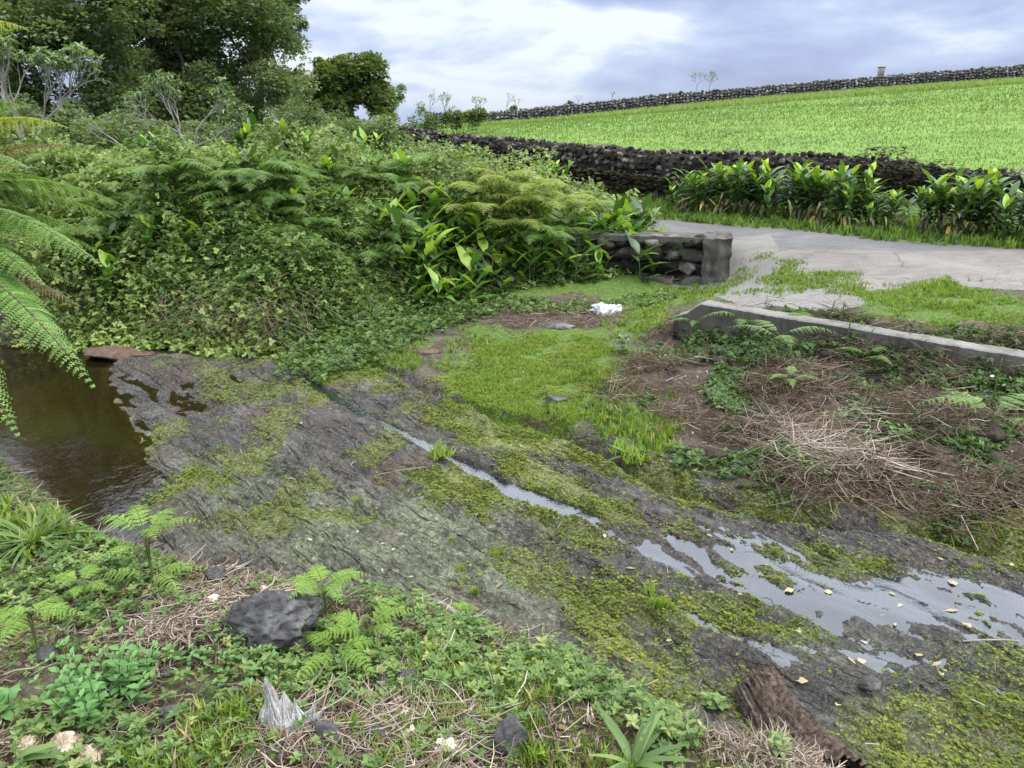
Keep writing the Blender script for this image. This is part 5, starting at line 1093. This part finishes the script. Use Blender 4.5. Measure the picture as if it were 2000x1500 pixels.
leafy('dock_seedling', 'pale yellow-green plant standing at the edge of the dry heap', 1217, 690, 15, 5, .28, .07, 'herb', 'plant', .05, .5, 5)
for k, (px, py, lab) in enumerate([(1620,830,'yellow-green sprout alone in the middle of the dry heap'),(1300,720,'green sprout on the left flank of the dry heap'),(1590,930,'leafy green sprout low on the dry heap'),(1860,790,'green sprout near the right end of the low wall'),(1750,860,'green sprout on the right half of the dry heap'),(1980,740,'light green leafy shoot at the right end of the low wall')]):
    leafy('weed_sprout', lab, px, py, 30+k, 8, .12, .05, 'herb', 'plant', .07, .5, 4)
def strap(px, py, label, n, L, seed, wd=.075, mat='herb'):
    r = np.random.default_rng(seed); root = thing('strap_leaf_plant', label, 'plant', atg(px, py)); T = leaf_t(wd*1.4, .9, 8, .15, 0, lambda y: np.sin(PI*np.clip(y*.9+.1, 0, 1))**.5); A = Acc()
    for k in range(n):
        a = r.uniform(0, 2*PI); d = np.array([math.cos(a), math.sin(a), r.uniform(.5, 2.0)]); A.add((T[0]*L*r.uniform(.6, 1.1))@frames(norm(d)[None])[0].T, T[1], r.uniform(.2, .8))
    A.build('leaves', M[mat], root, smooth=True)
strap(1235, 1510, 'rosette of long narrow green leaves at the bottom edge', 16, .20, 1, .10)
strap(70, 1075, 'large arching grass clump at the left edge above the pool', 60, .22, 2, .05)
strap(330, 1135, 'tuft of narrow leaves under the tallest fern', 26, .12, 3, .05)
strap(640, 1305, 'small rosette of pointed leaves right of the boulder', 14, .07, 4, .14)
strap(1230, 905, 'fresh rosette of narrow leaves beside the mossy channel', 18, .16, 5, .08)
strap(25, 1505, 'wide green leaves at the bottom left corner', 6, .14, 6, .16)

# ------------------------------------------------------------------ stones
def rock(px, py, label, size, seed, sub=4, pit=.14, sink=.25, mat='lava', name='lava_stone', rz=0, ang=.5, cat='stone'):
    g = atg(px, py); V, Fc = stone_v(sub, seed, size, ang, pit); V = V@Rz(np.array([rz]))[0].T; A = Acc(); A.add(V, [Fc]); o = A.build(name, M[mat], smooth=True)
    o.location = (g[0], g[1], g[2]+size[2]*(1-sink)-size[2]*.3); return tag(o, label, cat)
rock(535, 1235, 'large dark grey boulder on the near bank edge', (.205, .13, .125), 11, 5, .22, .1, name='boulder', rz=-.1)
rock(590, 1262, 'dark stone tucked under the right end of the boulder', (.055, .045, .045), 12)
rock(755, 1342, 'black porous lava stone, left lobe of the touching pair', (.040, .040, .042), 13, pit=.4)
rock(800, 1345, 'black porous lava stone, right lobe of the touching pair', (.048, .042, .046), 14, pit=.4)
rock(640, 1445, 'smooth grey stone beside the bleached wood', (.062, .045, .050), 15, pit=.05)
rock(735, 1440, 'black angular stone below the brown cone', (.055, .035, .035), 16, pit=.2)
rock(1000, 1460, 'big pale grey porous stone at the bottom centre', (.068, .050, .072), 17, pit=.25, rz=.5)
rock(915, 1425, 'dark stone left of the big pale grey one', (.048, .035, .035), 18, pit=.2)
rock(92, 1288, 'small dark stone beneath the flat-topped fern', (.042, .035, .036), 19)
rock(335, 1400, 'dark stone right of the mint plant', (.036, .03, .028), 20); rock(290, 1345, 'dark stone hidden behind the mint leaves', (.030, .028, .028), 21)
rock(325, 1318, 'small stone on the chips above the mint plant', (.028, .022, .018), 22); rock(425, 1130, 'grey stone on the bank edge above the boulder', (.050, .04, .035), 23)
rock(725, 1490, 'dark wedge stone at the bottom edge', (.035, .03, .035), 24); rock(1700, 1340, 'rounded wet stone in the shallow stream', (.055, .04, .035), 25, pit=.02, sink=.4)
rock(1220, 660, 'grey lump of stone at the corner of the bright grass', (.06, .05, .04), 26); rock(1085, 640, 'flat grey stone behind the bright grass', (.30, .14, .05), 27, pit=.03, sink=.5, name='flat_stone')
rock(830, 690, 'flat reddish stone at the back of the slab', (.16, .08, .035), 28, pit=.03, sink=.4, name='flat_stone', mat='cone'); rock(1085, 785, 'dark clod standing at the edge of the bright grass', (.10, .05, .035), 29)
rock(230, 690, 'low reddish-brown rock at the back of the pool', (.38, .2, .06), 30, 4, .04, .6, name='boulder', mat='cone')
rock(1900, 640, 'brown bare earth clod in the right-hand lawn', (.28, .14, .05), 31, 4, .2, .5, name='earth_clod', mat='cone'); rock(1770, 640, 'small brown earth clod on the lawn behind the low wall', (.14, .08, .03), 32, 4, .2, .5, name='earth_clod', mat='cone')
rp = atg(18, 862); o_ = thing('cut_log', 'sawn grey log end at the left edge above the pool', 'log', rp + np.array([0, 0, .05])); A = Acc(); tube(A, [(-.06, .1, -.05), (.03, -.03, .03)], .055, 14); A.build('wood', M['conc'], o_, smooth=False)
for px, py, lab, sz, sd_ in [(60,1470,'pale brown root chunk at the bottom left',(.040,.035,.035),41),(130,1475,'large shaggy cream root chunk at the bottom left',(.050,.045,.050),42),(180,1500,'whitish root chunk right of the shaggy one at the bottom left',(.050,.035,.04),43)]:
    rock(px, py, lab, sz, sd_, 4, .5, .2, 'root', 'root_chunk', cat='root')
for px, py, lab, s_, sd_ in [(418,1180,'left cream fungus lump above the boulder',.024,51),(455,1172,'middle cream fungus lump above the boulder',.018,52),(510,1160,'right cream fungus lump above the boulder',.022,53),(790,1415,'crumbly cream fungus beside the black angular stone',.030,54),(800,1445,'lower crumbly cream fungus below the black angular stone',.032,55),(870,1470,'cream fungus patch at the bottom centre',.038,56)]:
    rock(px, py, lab, (s_*1.3, s_, s_), sd_, 4, .6, .2, 'cream', 'fungus', cat='fungus')

# ------------------------------------------------------------------ dead wood
def loft(A, C, RX, n, ridge, seed, freq=3.0, fl=0):
    """rings around a bent axis, deeply ridged along the grain"""
    r = np.random.default_rng(seed); C = np.asarray(C, float); T = norm(np.gradient(C, axis=0)); fr = frames(T, np.array([0, 1, .1])); a = np.arange(n)*2*PI/n
    x = np.cos(a)*freq; y = np.sin(a)*freq; rg = fbm(x*2+seed, y*2, 5, seed, .72)-.5; V = []
    for k in range(len(C)):
        rr = np.asarray(RX[k], float); w_ = 1 + ridge*(rg*2 + .9*(fbm(x*3+k*.10, y*3, 4, seed+9, .65)-.5)) ; V.append(C[k] + (rr[0]*np.cos(a)*w_)[:, None]*fr[k, :, 0] + (rr[1]*np.sin(a)*w_)[:, None]*fr[k, :, 2])
    V = np.stack(V); 
    if fl: V[-1] += T[-1]*((fbm(x*2.3+5, y*2.3, 4, seed+3)-.35)*fl)[:, None]; V[-2] += T[-1]*((fbm(x*2.3+5, y*2.3, 4, seed+3)-.35)*fl*.5)[:, None]
    m = len(C); V = V.reshape(-1, 3); i = np.arange(m-1)[:, None]*n; j = np.arange(n)[None]
    A.add(V, [np.stack([i+j, i+(j+1) % n, i+n+(j+1) % n, i+n+j], -1).reshape(-1, 4)], .5); return V[-n:], T[-1]
M['stump'] = simplemat('fibrous_stump_bark', [(.30, (.025,.016,.012)), (.45, (.10,.070,.052)), (.6, (.22,.165,.125)), (.78, (.38,.31,.25))], 16, .92, 1.0, 30, .03, stretch=(3, 3, .30))
g = atg(1540, 1462); root = thing('tree_stump', 'leaning rotten tree stump with fibrous brown bark at the bottom right', 'stump', g); d_ = ray(1505, 1352); 
top = att(1480, 1352, np.linalg.norm(g-np.array([0, 0, CAMZ]))*.93) - g
A = Acc(); tq = np.linspace(-.8, 1, 40); ax = [top*t for t in tq]; loft(A, ax, [(.116+.060*max(0, .6-t)**1.5, .105+.05*max(0, .6-t)**1.5) for t in tq], 260, .30, 5, 3.4, .10)
A.build('bark', M['stump'], root, smooth=False)
A = Acc(); fr = frames(norm(top)[None], np.array([0, 1, .1]))[0]; a = np.linspace(0, 2*PI, 40, endpoint=False); V = [top*.88]
for rr_ in (.04, .08, .118): V += [top*(.90+.04*(rr_/.118)) + fr[:, 0]*math.cos(b)*rr_ + fr[:, 2]*math.sin(b)*rr_*.92 + norm(top)*.02*(vn2(np.array([b*3]), np.array([rr_*40]), 3)[0]-.5) for b in a]
n_ = 40; Fs = [np.array([(0, 1+k, 1+(k+1) % n_) for k in range(n_)])]; Fs.append(np.array([(1+q*n_+k, 1+(q+1)*n_+k, 1+(q+1)*n_+(k+1) % n_, 1+q*n_+(k+1) % n_) for q in range(2) for k in range(n_)]))
A.add(V, Fs); A.build('rotten_top', M['stump'], root)
def spire(px, py, label, hgt, w0, lean, seed, name='bleached_wood'):
    g = atg(px, py); A = Acc(); t = np.linspace(-.1, 1, 30); C = [np.array([lean[0]*x, lean[1]*x, hgt*x]) for x in t]
    loft(A, C, [(w0[0]*max(.06, (1-max(0, x)**.9))*(1+.25*math.sin(x*9+seed)), w0[1]*max(.08, (1-max(0, x))**.7)) for x in t], 140, .85, seed, 4.5, .03); o = A.build(name, M['whitewood'], smooth=False); o.location = tuple(g); return tag(o, label, 'dead wood')
def wood(px, py, label, parts):
    g = atg(px, py); A = Acc()
    for q, (ox, oy, hgt, w0, w1, lx, ly, sd_) in enumerate(parts):
        t = np.linspace(-.15, 1, 30); C = [np.array([ox+lx*x, oy+ly*x, hgt*x]) for x in t]
        loft(A, C, [(w0*max(.07, (1-max(0, x)**1.3))*(1+.2*math.sin(x*13+sd_)), w1*max(.1, (1-max(0, x))**.6)) for x in t], 120, .8, sd_, 2.6, .015)
    o = A.build('bleached_wood', M['whitewood'], smooth=False); o.location = tuple(g); tag(o, label, 'dead wood')
wood(556, 1440, 'tall bleached piece of rotten wood with a jagged pointed top', [(-.01, 0, .20, .045, .022, -.035, .02, 3), (.015, .0, .15, .045, .022, -.01, .02, 4), (.035, .005, .115, .036, .018, .005, .01, 6), (-.02, -.01, .10, .024, .016, -.01, 0, 7)])
wood(598, 1425, 'short bleached wood piece leaning right beside the tall jagged piece', [(0, 0, .10, .026, .018, .035, .0, 8), (.012, -.005, .075, .014, .012, .045, .0, 9)])
# fallen stick
st_ = thing('fallen_stick', 'mossy grey stick lying on the bank edge above the green herbs', 'stick', atg(890, 1205)); o0 = np.array(st_.location)
C = [atg(838, 1180)+(0, 0, .03), atg(870, 1200)+(0, 0, .035), atg(905, 1222)+(0, 0, .03), atg(945, 1240)+(0, 0, .025), atg(985, 1278)+(0, 0, .02)]; A = Acc(); tube(A, np.array(C)-o0, [.011, .014, .013, .010, .006], 8); A.build('wood', M['palebark'], st_)
for k, (p, t_, lab, r_, m_) in enumerate([((1795,992),(1815,958),'pale upright stick beside the right moss ridge',.008,'palebark'),((545,1492),(548,1478),'small white cut stem at the bottom edge',.012,'palebark'),((708,1380),(728,1408),'yellowish snapped stem above the black angular stone',.009,'palebark'),((860,1470),(882,1418),'bent pale twig left of the big pale grey stone',.006,'palebark'),((1880,1253),(1990,1252),'thin grey twig lying in the water at the right edge',.005,'palebark'),((730,930),(830,912),'thin dry twig across the rock left of the channel',.004,'palebark'),((480,1165),(490,1240),'thin brown twig standing against the boulder',.004,'brownstem'),((1475,810),(1500,735),'thin brown stem rising from the left of the heap',.005,'stem'),((1340,735),(1310,780),'pale stalk leaning out of the left of the heap',.007,'palebark'),((60,1325),(112,1295),'tan twig at the left edge of the near bank',.004,'palebark')]):
    a_ = atg(*p); b_ = att(*t_, float((a_[1])/ray(*t_)[1])*.995); b_[2] = max(b_[2], H1(b_[0], b_[1])+r_*.8) ; A = Acc(); mid = (a_+b_)/2+np.array([.01, 0, .012]); tube(A, bez(a_*0, mid-a_, b_-a_, 7), np.linspace(r_, r_*.6, 7), 6); o = A.build('twig', M[m_]); o.location = tuple(a_+np.array([0, 0, r_*.4])); tag(o, lab, 'twig')
for k, (x0, y0, x1, y1) in enumerate([(1615,650,1632,585),(1640,655,1650,590),(1655,690,1662,625),(1680,700,1708,640),(1940,790,1958,700),(1385,705,1382,660),(1495,770,1480,700)]):
    a_ = atg(x0, y0); b_ = att(x1, y1, a_[1]/ray(x1, y1)[1]*.99); A = Acc(); tube(A, bez(a_*0, (b_-a_)/2+np.array([-.02, 0, 0]), b_-a_, 8), np.linspace(.009, .004, 8), 6); o = A.build('ginger_shoot', M['stem']); o.location = tuple(a_)
    tag(o, ['tallest dark leafless shoot in front of the low wall','second dark leafless shoot right of the tallest','short green leafless shoot before the low wall','slanting green shoot with a yellow tip at the low wall','green shoot at the right end of the low wall','pale stalk with a white tip on the dry heap','thin stalk on the left of the dry heap'][k], 'shoot')
# cone-like burr
g = atg(685, 1405); o_ = thing('brown_burr', 'shaggy brown cone between the grey stone and the snapped stem', 'cone', g+(0, 0, .025)); A = Acc(); n = 260; d = rdir(n, -.6, 1); A.stamp(leaf_t(.35, .3, 2, .2), frames(norm(d+np.array([0, 0, .3]))), d*.018, rng.uniform(0, .5, n), rng.uniform(.012, .026, n)); A.build('scales', M['deadleaf'], o_); V, Fc = stone_v(3, 3, (.024, .024, .026)); A = Acc(); A.add(V, [Fc]); A.build('core', M['cone'], o_)
# crumpled plastic bag
g = atg(1183, 612); V, Fc = stone_v(4, 77, (.17, .11, .10), .5, 0); V = V*(1+.55*(vn3(V*22, 5)-.5)+.3*(1-np.abs(vn3(V*34, 6)-.5)*4))[:, None]; A = Acc(); A.add(V, [Fc]); o = A.build('plastic_bag', M['whiteplastic']); o.location = (g[0], g[1], g[2]+.03); tag(o, 'crumpled white plastic bag lying in the grass below the retaining wall', 'plastic bag')
# fungi / pale rhizome pieces on the heap, near the low wall
for k, (px, py) in enumerate([(1823,735),(1870,735),(1890,728),(1900,745),(1955,742),(1960,755),(1940,738),(1930,750),(1780,710),(1380,660),(1650,640),(1672,650),(1840,745)]):
    g = atg(px, py); rock(px, py, 'pale rhizome piece by the low wall, ' + where(g), (rng.uniform(.02, .035), .022, .016), 300+k, 2, .1, .1, 'cream', 'rhizome_piece', cat='root')['group'] = 'pale rhizome pieces along the low wall'
# fallen leaves on the rock
FL = [(1380,1045,0),(1427,1080,0),(1550,1158,1),(1625,1162,1),(1850,1138,1),(1748,1223,0),(1565,1237,1),(1690,1262,1),(1895,1230,1),(1655,1285,2),(1685,1300,1),(1790,1288,1),(1820,1305,2),(1838,1322,1),(1578,1335,1),(1633,1380,1),(1832,1050,2),(1842,1097,0),(1888,1057,2),(1870,1200,2),(980,1143,3),(1008,1183,3),(955,1163,2),(752,1064,0),(766,1078,0),(850,1068,0),(672,1082,0),(752,1125,2),(798,1128,0),(1242,1112,2),(1222,1150,0),(1388,1288,3),(930,1005,0),(1000,1015,2),(1180,1045,0),(1100,1125,0),(560,1010,0),(610,1060,0),(700,1040,0),(630,990,2),(480,905,2),(690,1370,3),(1085,1420,3),(590,830,0),(735,790,0),(1300,1255,0),(1640,1080,0),(1510,1012,0),(1980,1110,1),(1735,1160,0),(880,1230,0),(1760,1190,0),(1450,1165,0),(1230,1300,3),(1140,1400,3),(1500,1040,0),(930,740,0),(1020,875,2)]
LT = [leaf_t(.5, .1, 4, .12, .2), leaf_t(.75, .15, 4, .15, .5), leaf_t(.28, .1, 4, .2, .1), leaf_t(.42, .3, 4, .25, .2)]; LN = ['small pale fallen leaf', 'broad yellowish fallen leaf', 'narrow tan fallen leaf', 'reddish brown fallen leaf']; LS = [.030, .046, .055, .042]
for k, (px, py, ty) in enumerate(FL):
    g = atg(px, py); wt = g[2]
    A = Acc(); a = rng.uniform(0, 2*PI); T = LT[ty]; V = T[0]*LS[ty]*rng.uniform(.9, 1.35)*np.array([1, 1, .45])
    if ty == 1: V[:, 2] += .003*np.sin(V[:, 0]*120+V[:, 1]*90)
    A.add(V@Rz(np.array([a]))[0].T, T[1], [.72, .80, .62, .40][ty]+rng.uniform(-.1, .1)); o = A.build('fallen_leaf', M['deadleaf'], smooth=True)
    x_, y_ = np.array([g[0]]), np.array([g[1]]); sm__ = smask(x_, y_); lv = float(wfilm(x_, y_, sm__)[0]) if sm__[0] > .3 else -9; o.location = (g[0], g[1], max(wt, lv)+.004); o.rotation_euler = (rng.normal()*.05, rng.normal()*.05, 0)
    tag(o, '%s lying flat, %s' % (LN[ty], where(g)), 'leaf', 'fallen leaves on the rock and bank')

# understory between the thicket and the trees
for k, (x0, x1, y0, y1, t0, t1, lab) in enumerate([(-200,110,235,330,14,17,'dark understory bush at the left edge under the big tree'),(100,330,262,312,15,18,'dark understory bush below the left trees'),(320,560,272,312,16,19,'dark understory bush behind the umbrella-shaped shrub'),(620,780,262,300,20,24,'dark bush at the foot of the round tree')]):
    tl = lumps_px(24, (x0, y0, x1, y1), (t0, t1), (.35, .6), 90+k); c = att((x0+x1)/2, y1+20, (t0+t1)/2)
    tree('bush', lab, (c[0], c[1], H1(c[0], c[1])), .05, tl, 1000, .07, 'treeleaf' if k < 3 else 'roundleaf', 'bark', 95+k, 6, sub=12)

# dark clods in the heap
for k in range(22):
    px, py = rng.uniform(1330, 1980), rng.uniform(690, 900); g = atg(px, py)
    rock(px, py, 'dark earth clod in the dry heap, ' + where(g), (rng.uniform(.05, .13), rng.uniform(.04, .09), rng.uniform(.03, .06)), 500+k, 3, .3, .3, 'clod', 'earth_clod', rng.uniform(0, 3), cat='clod')['group'] = 'earth clods in the dry heap'

# withered grass between the herbs of the near bank
A = Acc(); xy = scat(4200, (-3.5, 1.9), (1.4, 5), lambda x, y: (below(x, y, BANK) > .05)*sst(.40, .55, fbm(x*3+5, y*3, 3, 911))); P = onground(xy, .004)
R_ = spin(len(P), .9); stampmix(A, WIDE+TUFTS, R_, P, np.clip(rng.normal(.5, .3, len(P)), 0, 1), rng.uniform(.015, .055, len(P)))
tag(A.build('withered_grass', M['straw']), 'withered pale grass between the herbs of the near bank', 'dry grass', kind='stuff')
